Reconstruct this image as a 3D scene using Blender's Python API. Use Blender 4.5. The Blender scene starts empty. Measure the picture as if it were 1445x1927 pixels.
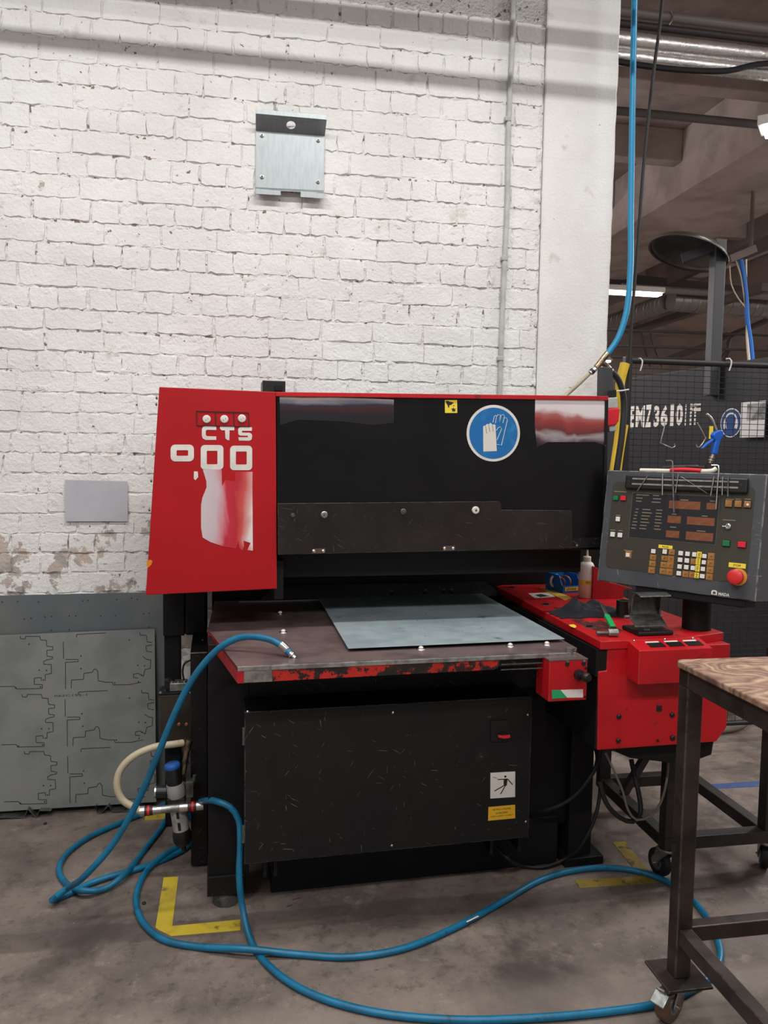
import bpy, bmesh, math, random
from mathutils import Vector, Matrix, noise
random.seed(7)
SC = bpy.context.scene
COL = SC.collection
V = Vector

# ------------------------------------------------------------------ camera
IMG_W, IMG_H, FPX = 1445, 1927, 1450.0
YAW, PITCH, ROLL = math.radians(9.8), math.radians(4.15), math.radians(0.86)
CAM = V((0, 0, 1.65))
_f = V((math.sin(YAW)*math.cos(PITCH), math.cos(YAW)*math.cos(PITCH), -math.sin(PITCH)))
_r0 = V((math.cos(YAW), -math.sin(YAW), 0)); _u0 = _r0.cross(_f)
_r = _r0*math.cos(ROLL) + _u0*math.sin(ROLL)
_u = _u0*math.cos(ROLL) - _r0*math.sin(ROLL)
cam_data = bpy.data.cameras.new('camera')
cam_data.sensor_fit = 'HORIZONTAL'; cam_data.sensor_width = 36.0
cam_data.lens = 36.0*FPX/IMG_W
cam_data.clip_start = 0.05; cam_data.clip_end = 100
cam = bpy.data.objects.new('camera', cam_data); COL.objects.link(cam)
m3 = Matrix((_r, _u, -_f)).transposed()
cam.matrix_world = Matrix.Translation(CAM) @ m3.to_4x4()
SC.camera = cam

# ------------------------------------------------------------------ world, exposure
SC.view_settings.view_transform = 'Standard'
SC.view_settings.look = 'None'
SC.view_settings.gamma = 1.0
SC.view_settings.use_curve_mapping = False
SC.view_settings.exposure = 0.20
world = bpy.data.worlds.new('hall_ambient'); SC.world = world
world.use_nodes = True
world.node_tree.nodes['Background'].inputs[0].default_value = (1.0, 0.985, 0.97, 1)
world.node_tree.nodes['Background'].inputs[1].default_value = 0.30

# unseen ceiling strip lamps, some added to brighten hall and pipes: (x, y, z, length, watts)
UNSEEN_LAMPS = [(-1.3, 2.0, 4.35, 1.5, 44), (0.7, 2.0, 4.35, 1.5, 52),
               (-1.6, -0.9, 4.35, 1.5, 78), (0.8, -0.9, 4.35, 1.5, 70),
               (3.2, 2.9, 4.55, 1.5, 34), (3.0, -1.2, 4.35, 1.5, 62),
               (6.4, 5.2, 3.9, 1.5, 160), (5.8, 3.3, 3.9, 1.5, 90), (0.4, 7.2, 3.9, 1.5, 160), (0.6, 10.8, 3.9, 1.5, 160), (9.6, 9.6, 3.9, 1.5, 160)]
for i, (lx, ly, lz, ll, lw) in enumerate(UNSEEN_LAMPS):
    ld = bpy.data.lights.new('unseen_lamp_light', 'AREA')
    ld.shape = 'RECTANGLE'; ld.size = ll; ld.size_y = 0.19; ld.energy = lw
    ld.color = (1.0, 0.985, 0.965)
    lo = bpy.data.objects.new('unseen_lamp_light', ld); COL.objects.link(lo)
    lo.location = (lx, ly, lz-0.062)
    if lz < 4:                                  # added uplights brighten the hall ceiling
        lu = bpy.data.objects.new('unseen_lamp_light', ld.copy()); COL.objects.link(lu)
        lu.data.energy = lw*.75; lu.location = (lx, ly, lz+0.012); lu.rotation_euler = (math.pi, 0, 0)

# ------------------------------------------------------------------ geometry helpers
def ray(x, y): return _f + _r*((x-722.5)/FPX) - _u*((y-963.5)/FPX)
def at_z(x, y, Z): d = ray(x, y); return CAM + d*((Z-CAM.z)/d.z)
def at_y(x, y, Y): d = ray(x, y); return CAM + d*(Y/d.y)
def at_x(x, y, X): d = ray(x, y); return CAM + d*(X/d.x)

class Frame:
    """local x,y,z -> world.  For upright faces: x right, y up, z out of the face."""
    def __init__(s, o, X, Y, Z=None):
        s.o, s.X, s.Y = V(o), V(X).normalized(), V(Y).normalized()
        s.Z = V(Z).normalized() if Z is not None else s.X.cross(s.Y)
    def pt(s, x, y, z=0): return s.o + s.X*x + s.Y*y + s.Z*z
    def px(s, x, y, n=0):
        d = ray(x, y); t = ((s.o + s.Z*n) - CAM).dot(s.Z)/d.dot(s.Z)
        p = CAM + d*t - s.o
        return (p.dot(s.X), p.dot(s.Y))
    def off(s, n): return Frame(s.o + s.Z*n, s.X, s.Y, s.Z)
ID = Frame((0,0,0), (1,0,0), (0,1,0), (0,0,1))
DEL = math.radians(2.5)
XM, YM = V((math.cos(DEL), math.sin(DEL), 0)), V((-math.sin(DEL), math.cos(DEL), 0))
MF = Frame((0,0,0), XM, YM, (0,0,1))                       # machine axes: a right, b away, z up
def face_b(b): return Frame(YM*b, XM, (0,0,1), -YM)        # upright machine face at depth b
def face_y(Y): return Frame((0,Y,0), (1,0,0), (0,0,1), (0,-1,0))
def face_z(Z): return Frame((0,0,Z), (1,0,0), (0,1,0), (0,0,1))
def face_zm(Z): return Frame((0,0,Z), XM, YM, (0,0,1))
def mb_at(x, y, b): f = face_b(b); u, v = f.px(x, y); return (u, b, v)
def mz_at(x, y, z): u, v = face_zm(z).px(x, y); return (u, v, z)

class MB:
    def __init__(s, fr=ID): s.v, s.f, s.fr = [], [], fr
    def add(s, vs, fs, raw=False):
        k = len(s.v)
        s.v += [V(p) if raw else s.fr.pt(*p) for p in vs]
        s.f += [tuple(i+k for i in f) for f in fs]
        return s
    def box(s, x0, x1, y0, y1, z0, z1):
        if x0 > x1: x0, x1 = x1, x0
        if y0 > y1: y0, y1 = y1, y0
        if z0 > z1: z0, z1 = z1, z0
        return s.add([(x0,y0,z0),(x1,y0,z0),(x1,y1,z0),(x0,y1,z0),(x0,y0,z1),(x1,y0,z1),(x1,y1,z1),(x0,y1,z1)],
                     [(0,3,2,1),(4,5,6,7),(0,1,5,4),(1,2,6,5),(2,3,7,6),(3,0,4,7)])
    def prism(s, poly, z0, z1):
        n = len(poly)
        ar = sum(poly[i][0]*poly[(i+1)%n][1]-poly[(i+1)%n][0]*poly[i][1] for i in range(n))
        if ar < 0: poly = poly[::-1]
        if z0 > z1: z0, z1 = z1, z0
        vs = [(x,y,z0) for x,y in poly] + [(x,y,z1) for x,y in poly]
        return s.add(vs, [tuple(range(n-1,-1,-1)), tuple(range(n,2*n))] + [(i,(i+1)%n,n+(i+1)%n,n+i) for i in range(n)])
    def ringp(s, outer, inner, z0, z1):
        """flat ring between two outlines with equal point counts"""
        n = len(outer)
        vs = [(x,y,z1) for x,y in outer]+[(x,y,z1) for x,y in inner]+[(x,y,z0) for x,y in outer]+[(x,y,z0) for x,y in inner]
        fs = []
        for i in range(n):
            j = (i+1) % n
            fs += [(i,j,n+j,n+i),(2*n+j,2*n+i,3*n+i,3*n+j),(2*n+i,2*n+j,j,i),(n+i,n+j,3*n+j,3*n+i)]
        return s.add(vs, fs)
    def lathe(s, prof, c, axis=(0,0,1), seg=20, close=True):
        """prof: (radius, height) list along axis from point c (local)"""
        c = s.fr.pt(*c); A = (s.fr.X*axis[0]+s.fr.Y*axis[1]+s.fr.Z*axis[2]).normalized()
        t = V((1,0,0)) if abs(A.x) < .9 else V((0,1,0))
        P = A.cross(t).normalized(); Q = A.cross(P)
        vs, fs = [], []
        for r, h in prof:
            for k in range(seg):
                a = 2*math.pi*k/seg
                vs.append(c + A*h + (P*math.cos(a)+Q*math.sin(a))*r)
        for i in range(len(prof)-1):
            for k in range(seg):
                l = (k+1) % seg
                fs.append((i*seg+k, i*seg+l, (i+1)*seg+l, (i+1)*seg+k))
        if close:
            fs.append(tuple(range(seg-1,-1,-1)))
            n = len(prof)-1
            fs.append(tuple(n*seg+k for k in range(seg)))
        return s.add(vs, fs, raw=True)
    def cyl(s, p, q, r, seg=16, r2=None):
        p, q = s.fr.pt(*p), s.fr.pt(*q)
        A = q-p; L = A.length
        sub = MB(); sub.lathe([(r,0),(r2 if r2 is not None else r, L)], p, A, seg)
        return s.add(sub.v, sub.f, raw=True)
    def tube(s, pts, r, seg=10, step=None, cap=True, rfun=None):
        P = [s.fr.pt(*p) for p in pts]
        if step: P = spline(P, step)
        n = len(P)
        T = [(P[min(i+1,n-1)]-P[max(i-1,0)]).normalized() for i in range(n)]
        t0 = T[0]; ref = V((0,0,1)) if abs(t0.z) < .9 else V((1,0,0))
        N = t0.cross(ref).normalized()
        vs, fs = [], []
        for i in range(n):
            if i:
                N = (N - T[i]*N.dot(T[i])).normalized()
            B = T[i].cross(N)
            rr = r*(rfun(i/(n-1)) if rfun else 1)
            for k in range(seg):
                a = 2*math.pi*k/seg
                vs.append(P[i] + (N*math.cos(a)+B*math.sin(a))*rr)
        for i in range(n-1):
            for k in range(seg):
                l = (k+1) % seg
                fs.append((i*seg+k, (i+1)*seg+k, (i+1)*seg+l, i*seg+l)[::-1])
        if cap:
            fs += [tuple(range(seg))[::-1], tuple((n-1)*seg+k for k in range(seg))]
        return s.add(vs, fs, raw=True)
    def bar(s, p, q, w, h, up=(0,0,1)):
        """rectangular bar from p to q (local), w sideways, h along up"""
        p, q = s.fr.pt(*p), s.fr.pt(*q)
        A = (q-p).normalized(); up = V(up)
        S = A.cross(up).normalized(); U = S.cross(A)
        vs = []
        for c in (p, q):
            for a, b in ((-1,-1),(1,-1),(1,1),(-1,1)):
                vs.append(c + S*(a*w/2) + U*(b*h/2))
        return s.add(vs, [(0,1,2,3)[::-1],(4,5,6,7),(0,1,5,4),(1,2,6,5),(2,3,7,6),(3,0,4,7)], raw=True)

def spline(P, step):
    out = []
    n = len(P)
    for i in range(n-1):
        p0 = P[i-1] if i else P[0]*2-P[1]
        p1, p2 = P[i], P[i+1]
        p3 = P[i+2] if i+2 < n else P[-1]*2-P[-2]
        # centripetal Catmull-Rom
        t1 = max((p1-p0).length,1e-6)**.5; t2 = t1+max((p2-p1).length,1e-6)**.5; t3 = t2+max((p3-p2).length,1e-6)**.5
        k = max(1, int((p2-p1).length/step))
        for j in range(k):
            t = t1+(t2-t1)*j/k
            a1 = p0*((t1-t)/t1)+p1*(t/t1); a2 = p1*((t2-t)/(t2-t1))+p2*((t-t1)/(t2-t1)); a3 = p2*((t3-t)/(t3-t2))+p3*((t-t2)/(t3-t2))
            b1 = a1*((t2-t)/t2)+a2*(t/t2); b2 = a2*((t3-t)/(t3-t1))+a3*((t-t1)/(t3-t1))
            out.append(b1*((t2-t)/(t2-t1))+b2*((t-t1)/(t2-t1)))
    out.append(P[-1])
    return out

def wloc(o):
    p = V((0,0,0))
    while o is not None:
        p += o.location; o = o.parent
    return p
def tag(o, label=None, cat=None, group=None, kind=None):
    for k, v in (('label',label),('category',cat),('group',group),('kind',kind)):
        if v: o[k] = v
    return o
def empty(name, loc, label, cat, group=None, kind=None):
    o = bpy.data.objects.new(name, None); o.empty_display_size = .1
    COL.objects.link(o); o.location = V(loc)
    return tag(o, label, cat, group, kind)
def mkmesh(name, vs, fs, mat, smooth=False):
    me = bpy.data.meshes.new(name)
    me.from_pydata([tuple(v) for v in vs], [], fs)
    bm = bmesh.new(); bm.from_mesh(me); bmesh.ops.recalc_face_normals(bm, faces=bm.faces[:]); bm.to_mesh(me); bm.free()
    me.materials.append(mat)
    if smooth:
        me.polygons.foreach_set('use_smooth', [True]*len(me.polygons))
    return me
def build(mb, name, mat, parent=None, label=None, cat=None, group=None, kind=None, bevel=0, smooth=False, seg=2):
    xs = [v.x for v in mb.v]; ys = [v.y for v in mb.v]; zs = [v.z for v in mb.v]
    c = V(((min(xs)+max(xs))/2, (min(ys)+max(ys))/2, (min(zs)+max(zs))/2 if parent else min(zs)))
    me = mkmesh(name, [v-c for v in mb.v], mb.f, mat, smooth)
    o = bpy.data.objects.new(name, me); COL.objects.link(o)
    if parent is not None:
        o.parent = parent; o.location = c - wloc(parent)
    else:
        o.location = c
    if smooth:
        try: me.set_sharp_from_angle(angle=math.radians(38))
        except Exception: pass
    if bevel:
        md = o.modifiers.new('bevel', 'BEVEL'); md.width = bevel; md.segments = seg
        md.limit_method = 'ANGLE'; md.angle_limit = math.radians(40)
    return tag(o, label, cat, group, kind)

def text_mb(mb, body, u0, u1, v0, v1, n0, n1, shear=0, bold=0):
    """lettering fitted into the box u0..u1, v0..v1 of mb's frame"""
    cu = bpy.data.curves.new('lettering', 'FONT'); cu.body = body; cu.extrude = 0.01
    if bold: cu.offset = bold
    cu.resolution_u = 2
    ob = bpy.data.objects.new('lettering', cu); COL.objects.link(ob)
    dg = bpy.context.evaluated_depsgraph_get(); dg.update()
    me = bpy.data.meshes.new_from_object(ob.evaluated_get(dg))
    vs = [v.co.copy() for v in me.vertices]; fs = [tuple(p.vertices) for p in me.polygons]
    bpy.data.objects.remove(ob); bpy.data.curves.remove(cu); bpy.data.meshes.remove(me)
    if not vs: return mb
    x0, x1 = min(v.x for v in vs), max(v.x for v in vs); y0, y1 = min(v.y for v in vs), max(v.y for v in vs)
    out = []
    for v in vs:
        a = (v.x-x0)/max(x1-x0,1e-6); b = (v.y-y0)/max(y1-y0,1e-6)
        out.append((u0+(u1-u0)*a+shear*b, v0+(v1-v0)*b, n1 if v.z > 0 else n0))
    return mb.add(out, fs)
def circ(cx, cy, r, n=32, ry=None, a0=0): return [(cx+r*math.cos(a0+2*math.pi*i/n), cy+(ry or r)*math.sin(a0+2*math.pi*i/n)) for i in range(n)]
def rrect(x0, x1, y0, y1, r, k=5):
    out = []
    for cx, cy, a in ((x1-r,y1-r,0),(x0+r,y1-r,90),(x0+r,y0+r,180),(x1-r,y0+r,270)):
        for i in range(k+1):
            t = math.radians(a+90*i/k); out.append((cx+r*math.cos(t), cy+r*math.sin(t)))
    return out
def pxs(fr, pts, n=0): return [fr.px(x, y, n) for x, y in pts]

# ------------------------------------------------------------------ materials
def srgb(r, g, b):
    f = lambda c: c/12.92 if c <= .04045 else ((c+.055)/1.055)**2.4
    return (f(r/255), f(g/255), f(b/255), 1)
_mats = {}
def mat(name, col, rough=.5, metal=0, col2=None, vscale=6, vlo=.4, vhi=.65, patch=None, patch2=None, bump=0, bscale=60,
        rvar=0, spec=.5, scratch=None, edge=None, trans=0, coat=0, emit=None, alpha=1, stretch=None, world_pos=False, ior=1.45):
    """col..col2 mixed by noise; patch=(colour, scale, threshold, softness) stains; scratch=(colour, amount); edge=(colour, radius)"""
    if name in _mats: return _mats[name]
    m = bpy.data.materials.new(name); m.use_nodes = True; _mats[name] = m
    nt = m.node_tree; N, L = nt.nodes, nt.links
    bs = N['Principled BSDF']
    bs.inputs['Roughness'].default_value = rough; bs.inputs['Metallic'].default_value = metal
    bs.inputs['Specular IOR Level'].default_value = spec
    bs.inputs['IOR'].default_value = ior
    if trans: bs.inputs['Transmission Weight'].default_value = trans
    if coat: bs.inputs['Coat Weight'].default_value = coat; bs.inputs['Coat Roughness'].default_value = .15
    if emit: bs.inputs['Emission Color'].default_value = emit[0]; bs.inputs['Emission Strength'].default_value = emit[1]
    if alpha < 1: bs.inputs['Alpha'].default_value = alpha
    if world_pos:
        pos = N.new('ShaderNodeNewGeometry').outputs['Position']
    else:
        pos = N.new('ShaderNodeTexCoord').outputs['Object']
    if stretch:
        mp = N.new('ShaderNodeMapping'); mp.inputs['Scale'].default_value = stretch
        L.new(pos, mp.inputs['Vector']); pos_s = mp.outputs['Vector']
    else: pos_s = pos
    def nz(scale, detail=5, rough_=.6, p=None, dist=0):
        n = N.new('ShaderNodeTexNoise'); n.inputs['Scale'].default_value = scale
        n.inputs['Detail'].default_value = detail; n.inputs['Roughness'].default_value = rough_
        n.inputs['Distortion'].default_value = dist
        L.new(p or pos_s, n.inputs['Vector']); return n.outputs['Fac']
    def rng(v, lo, hi):
        r = N.new('ShaderNodeMapRange'); r.inputs['From Min'].default_value = lo; r.inputs['From Max'].default_value = hi
        r.interpolation_type = 'SMOOTHSTEP'; L.new(v, r.inputs['Value']); return r.outputs['Result']
    def mix(a, b, fac):
        x = N.new('ShaderNodeMix'); x.data_type = 'RGBA'
        for s_, val in ((6, a), (7, b)):
            if isinstance(val, tuple): x.inputs[s_].default_value = val
            else: L.new(val, x.inputs[s_])
        L.new(fac, x.inputs[0]); return x.outputs[2]
    def mul(a, b):
        x = N.new('ShaderNodeMath'); x.operation = 'MULTIPLY'; L.new(a, x.inputs[0])
        if isinstance(b, float): x.inputs[1].default_value = b
        else: L.new(b, x.inputs[1])
        return x.outputs[0]
    c = col
    if col2: c = mix(c, col2, rng(nz(vscale), vlo, vhi))
    for pt in (patch, patch2):
        if pt:
            k = rng(nz(pt[1], 7, .65, pos), pt[2], pt[2]+pt[3])
            if len(pt) > 4: k = mul(k, float(pt[4]))
            c = mix(c, pt[0], k)
    if scratch:
        for rot, sc_, th in (((0,.55,0),(13,13,420),.742), ((0,-.95,0),(15,15,460),.744), ((0,1.45,0),(14,14,440),.746), ((0,.12,0),(10,10,380),.75)):
            mp2 = N.new('ShaderNodeMapping'); mp2.vector_type = 'TEXTURE'; mp2.inputs['Rotation'].default_value = rot; mp2.inputs['Scale'].default_value = tuple(1/q for q in sc_)
            L.new(pos, mp2.inputs['Vector'])
            th -= .012*(scratch[1]-1)
            k = rng(nz(1, 2, .5, mp2.outputs[0]), th, th+.02)
            c = mix(c, scratch[0], k)
    if edge:
        bv = N.new('ShaderNodeBevel'); bv.samples = 4; bv.inputs['Radius'].default_value = edge[1]
        ge = N.new('ShaderNodeNewGeometry')
        dt = N.new('ShaderNodeVectorMath'); dt.operation = 'DOT_PRODUCT'
        L.new(bv.outputs[0], dt.inputs[0]); L.new(ge.outputs['Normal'], dt.inputs[1])
        k = mul(rng(dt.outputs['Value'], .985, .90), rng(nz(28, 4), .38, .55))
        c = mix(c, edge[0], k)
    if isinstance(c, tuple): bs.inputs['Base Color'].default_value = c
    else: L.new(c, bs.inputs['Base Color'])
    if rvar:
        r = N.new('ShaderNodeMapRange'); r.inputs['To Min'].default_value = max(.03, rough-rvar); r.inputs['To Max'].default_value = min(1, rough+rvar)
        r.inputs['From Min'].default_value = .3; r.inputs['From Max'].default_value = .7
        L.new(nz(vscale*2.3), r.inputs['Value']); L.new(r.outputs[0], bs.inputs['Roughness'])
    if bump:
        b = N.new('ShaderNodeBump'); b.inputs['Strength'].default_value = 1; b.inputs['Distance'].default_value = bump
        L.new(nz(bscale, 6, .6), b.inputs['Height']); L.new(b.outputs[0], bs.inputs['Normal'])
    return m

RED = mat('red_paint', srgb(180,21,29), .42, spec=.4, col2=srgb(164,18,26), vscale=3, patch=(srgb(64,26,24), 14, .60, .10, .75), patch2=(srgb(120,24,28), 2.2, .56, .2), bump=.0004, bscale=90, rvar=.1, edge=(srgb(120,84,72), .003))
RED_COVER = mat('red_cover_paint', srgb(160,17,24), .44, spec=.3, col2=srgb(166,19,26), vscale=2, patch=(srgb(110,40,36), 26, .71, .04, .7), bump=.0002, bscale=60, edge=(srgb(120,84,72), .002))
RED_WORN = mat('worn_red_paint', srgb(176,32,24), .5, col2=srgb(150,26,22), vscale=9, patch=(srgb(28,20,18), 15, .475, .04), patch2=(srgb(46,26,22), 46, .56, .05), bump=.0008, bscale=70)
BLACK = mat('black_paint', srgb(21,19,20), .46, spec=.35, col2=srgb(17,15,17), vscale=5, patch=(srgb(44,41,41), 6, .62, .2), bump=.0002, bscale=120, rvar=.08, scratch=(srgb(110,106,104), 1.0))
BLACK_MATT = mat('matt_black_paint', srgb(19,17,18), .62, spec=.3, col2=srgb(14,13,14), vscale=4, bump=.0003, bscale=120)
BLACK_CAB = mat('cabinet_black_paint', srgb(24,22,22), .5, spec=.35, col2=srgb(19,18,19), vscale=3, patch=(srgb(40,38,37), 5, .63, .15), bump=.0003, bscale=140, scratch=(srgb(130,126,122), .6), edge=(srgb(130,126,122), .0025))
BLACK_COVER = mat('glossy_black_cover', srgb(13,11,13), .3, spec=.3, col2=srgb(16,14,17), vscale=2, rvar=.06)
SMOKE = mat('smoked_acrylic', srgb(30,25,24), .26, spec=.4, col2=srgb(38,33,31), vscale=4, scratch=(srgb(92,80,72), 1.5), edge=(srgb(120,108,98), .002))
RUBBER = mat('black_rubber', srgb(20,19,20), .6)
PLASTIC_BLACK = mat('black_plastic', srgb(22,21,22), .4)
STEEL = mat('bare_steel', srgb(168,165,161), .38, .8, col2=srgb(130,127,124), vscale=30, rvar=.1)
CHROME = mat('plated_fitting', srgb(196,194,190), .3, 1.0)
ZINC = mat('zinc_plate', srgb(158,160,158), .42, .9, col2=srgb(120,122,121), vscale=25, rvar=.1)
BRASS = mat('dull_brass', srgb(150,134,112), .38, 1.0, col2=srgb(96,84,72), vscale=40)
TABLE_STEEL = mat('worn_table_steel', srgb(122,104,102), .40, .40, col2=srgb(92,78,77), vscale=3.5, patch=(srgb(120,90,90), 2.2, .55, .2, .5), rvar=.1, bump=.0002, bscale=200)
SHEET_STEEL = mat('blue_grey_sheet_steel', srgb(164,178,182), .45, .4, col2=srgb(144,158,164), vscale=4, patch=(srgb(44,50,54), 6.5, .60, .12, .8), patch2=(srgb(60,66,70), 22, .66, .06, .7), rvar=.1)
LEAN_STEEL = mat('oiled_grey_sheet', srgb(134,136,132), .45, .35, col2=srgb(116,121,120), vscale=3, patch=(srgb(72,70,68), 2.0, .58, .2, .6), rvar=.08)
LEAN_STEEL2 = mat('oiled_blue_sheet', srgb(98,106,110), .4, .45, col2=srgb(114,115,112), vscale=2, rvar=.08)
GALV = mat('galvanised_steel', srgb(146,152,153), .44, .75, col2=srgb(139,145,146), vscale=12, stretch=(6,1,1), rvar=.04)
WHITE_DECAL = mat('white_vinyl', srgb(214,208,202), .5, col2=srgb(200,194,188), vscale=14)
BLUE_SIGN = mat('blue_sign_vinyl', srgb(24,100,160), .35, col2=srgb(40,118,172), vscale=22, vlo=.5, vhi=.7)
YELLOW_STICKER = mat('yellow_sticker', srgb(226,200,60), .5)
ORANGE_STICKER = mat('amber_sticker', srgb(214,166,36), .5, patch=(srgb(160,120,30), 30, .62, .1))
INK = mat('black_print', srgb(24,22,22), .6)
LABEL_WHITE = mat('white_label', srgb(206,200,192), .55, patch=(srgb(150,140,130), 40, .62, .1))
PAPER = mat('grey_paper', srgb(176,178,184), .7, col2=srgb(168,170,176), vscale=5, bump=.0015, bscale=6)
HOSE_BLUE = mat('blue_hose_rubber', srgb(12,102,138), .42, col2=srgb(14,86,116), vscale=9, patch=(srgb(30,58,68), 20, .62, .08, .8), rvar=.08)
HOSE_BLUE_CLEAN = mat('clean_blue_hose', srgb(20,128,172), .4)
HOSE_TEAL = mat('teal_hose', srgb(20,108,122), .35)
HOSE_BEIGE = mat('beige_hose', srgb(176,164,140), .45, patch=(srgb(140,128,108), 20, .6, .1))
YELLOW_HOSE = mat('yellow_cable', srgb(214,178,40), .45, patch=(srgb(150,120,30), 12, .62, .1))
WOOD = None
BENCH_STEEL = mat('mill_scale_steel', srgb(72,62,58), .42, .5, col2=srgb(46,41,39), vscale=6, patch=(srgb(110,98,90), 8, .66, .08, .7), rvar=.1, edge=(srgb(150,138,128), .0025))
CONSOLE_GREY = mat('console_grey_paint', srgb(66,68,72), .5, col2=srgb(58,60,64), vscale=6, bump=.0006, bscale=260, edge=(srgb(190,186,180), .004), scratch=(srgb(170,166,160), .7))
CONSOLE_PANEL = mat('console_olive_panel', srgb(56,52,42), .5, col2=srgb(50,46,38), vscale=4)
CONSOLE_DARK = mat('console_display_dark', srgb(34,33,36), .3)
AMBER = mat('amber_display', srgb(112,66,44), .3, col2=srgb(124,74,48), vscale=60)
KEY_WHITE = mat('white_key', srgb(212,206,200), .5)
KEY_BROWN = mat('amber_key', srgb(150,108,52), .5, col2=srgb(136,88,42), vscale=20)
KEY_GREEN = mat('green_key', srgb(18,104,58), .4)
KEY_RED = mat('red_key', srgb(200,30,44), .4)
STOP_RED = mat('emergency_red', srgb(196,40,42), .4)
LEGEND = mat('faded_legend', srgb(120,108,88), .6)
PVC_BLUE = mat('blue_bin_plastic', srgb(20,112,190), .4, col2=srgb(16,100,178), vscale=6)
GUN_BLUE = mat('blue_gun_plastic', srgb(20,86,180), .38)
BOTTLE = mat('milky_plastic', srgb(226,222,212), .4)
OIL = mat('bottle_lower_oil', srgb(216,188,160), .4)
CAP_WHITE = mat('cream_cap', srgb(216,208,190), .45)
NAVY = mat('navy_cloth', srgb(12,14,25), .9, bump=.002, bscale=160)
GREEN_GRIP = mat('green_grip', srgb(28,150,76), .4)
DARK_STEEL = mat('dark_tool_steel', srgb(88,88,85), .38, .5, col2=srgb(58,58,57), vscale=25, edge=(srgb(170,168,164), .002))
COPPER = mat('copper_rings', srgb(150,98,70), .5, .5)
AMBER_TANK = mat('smoked_tank', srgb(58,50,40), .22, col2=srgb(44,40,36), vscale=6, spec=.6)
CABLE_TIE = mat('white_cable_tie', srgb(214,210,206), .5)
YELLOW_TAPE = mat('yellow_floor_tape', srgb(190,166,48), .6, col2=srgb(164,142,46), vscale=8, patch=(srgb(92,82,58), 16, .58, .08, .8))
YELLOW_TAPE_DULL = mat('dirty_yellow_floor_tape', srgb(140,120,44), .65, col2=srgb(116,100,44), vscale=9, patch=(srgb(70,62,50), 14, .53, .08, .9))
BLUE_TAPE = mat('blue_floor_tape', srgb(52,72,116), .6, patch=(srgb(90,90,100), 20, .6, .1))
CONDUIT_GREY = mat('grey_conduit', srgb(178,178,176), .5, col2=srgb(160,160,158), vscale=10)
CEIL = mat('ceiling_concrete', srgb(168,152,147), .9, col2=srgb(138,124,119), vscale=2, world_pos=True, bump=.002, bscale=20)
BEAM = mat('beam_concrete', srgb(176,160,154), .9, col2=srgb(150,135,129), vscale=2, world_pos=True, bump=.002, bscale=25)
FOIL = mat('pipe_foil', srgb(222,219,216), .3, .85, bump=.004, bscale=26, rvar=.08)
PIPE_GREY = mat('grey_pipe', srgb(128,122,118), .5, .2)
DUCT = mat('spiral_duct_zinc', srgb(142,140,136), .38, .8)
POST_GREY = mat('dark_grey_post', srgb(56,56,59), .5)
MIRROR_BACK = mat('dome_mirror', srgb(96,92,88), .3, .6, col2=srgb(80,76,72), vscale=5)
MACHINE2 = mat('charcoal_machine', srgb(34,33,36), .5, spec=.3, col2=srgb(30,29,32), vscale=2)
FENCE_BLACK = mat('fence_black', srgb(26,25,27), .5)
TUBE_LIGHT = mat('lit_tube', srgb(255,250,244), .4, emit=((1,.97,.93,1), 9))
LAMP_BODY = mat('white_lamp_body', srgb(200,196,190), .5)

def wood_mat():
    m = bpy.data.materials.new('weathered_plywood'); m.use_nodes = True
    N, L = m.node_tree.nodes, m.node_tree.links; bs = N['Principled BSDF']
    tc = N.new('ShaderNodeTexCoord'); mp = N.new('ShaderNodeMapping'); mp.inputs['Scale'].default_value = (1, 2.6, 1)
    L.new(tc.outputs['Object'], mp.inputs['Vector'])
    n0 = N.new('ShaderNodeTexNoise'); n0.inputs['Scale'].default_value = 1.6; n0.inputs['Detail'].default_value = 2.5
    n0.inputs['Distortion'].default_value = .5; L.new(mp.outputs[0], n0.inputs['Vector'])
    w = N.new('ShaderNodeMath'); w.operation = 'PINGPONG'; w.inputs[1].default_value = 1.0
    ml_ = N.new('ShaderNodeMath'); ml_.operation = 'MULTIPLY'; ml_.inputs[1].default_value = 15.0
    L.new(n0.outputs['Fac'], ml_.inputs[0]); L.new(ml_.outputs[0], w.inputs[0])
    r = N.new('ShaderNodeValToRGB'); e = r.color_ramp.elements
    e[0].position = .0; e[0].color = srgb(96,66,56); e[1].position = 1; e[1].color = srgb(168,146,116)
    x = e.new(.35); x.color = srgb(150,122,98); x = e.new(.7); x.color = srgb(122,84,72)
    L.new(w.outputs[0], r.inputs[0])
    n = N.new('ShaderNodeTexNoise'); n.inputs['Scale'].default_value = 40; n.inputs['Detail'].default_value = 6
    L.new(tc.outputs['Object'], n.inputs['Vector'])
    mx = N.new('ShaderNodeMix'); mx.data_type = 'RGBA'; mx.blend_type = 'MULTIPLY'; mx.inputs[0].default_value = .6
    r2 = N.new('ShaderNodeValToRGB'); r2.color_ramp.elements[0].position = .35; r2.color_ramp.elements[0].color = (.45,.4,.38,1); r2.color_ramp.elements[1].position = .6
    L.new(n.outputs['Fac'], r2.inputs[0]); L.new(r.outputs[0], mx.inputs[6]); L.new(r2.outputs[0], mx.inputs[7])
    L.new(mx.outputs[2], bs.inputs['Base Color']); bs.inputs['Roughness'].default_value = .7
    b = N.new('ShaderNodeBump'); b.inputs['Distance'].default_value = .002; L.new(n.outputs['Fac'], b.inputs['Height']); L.new(b.outputs[0], bs.inputs['Normal'])
    return m
WOOD = wood_mat()

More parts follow.
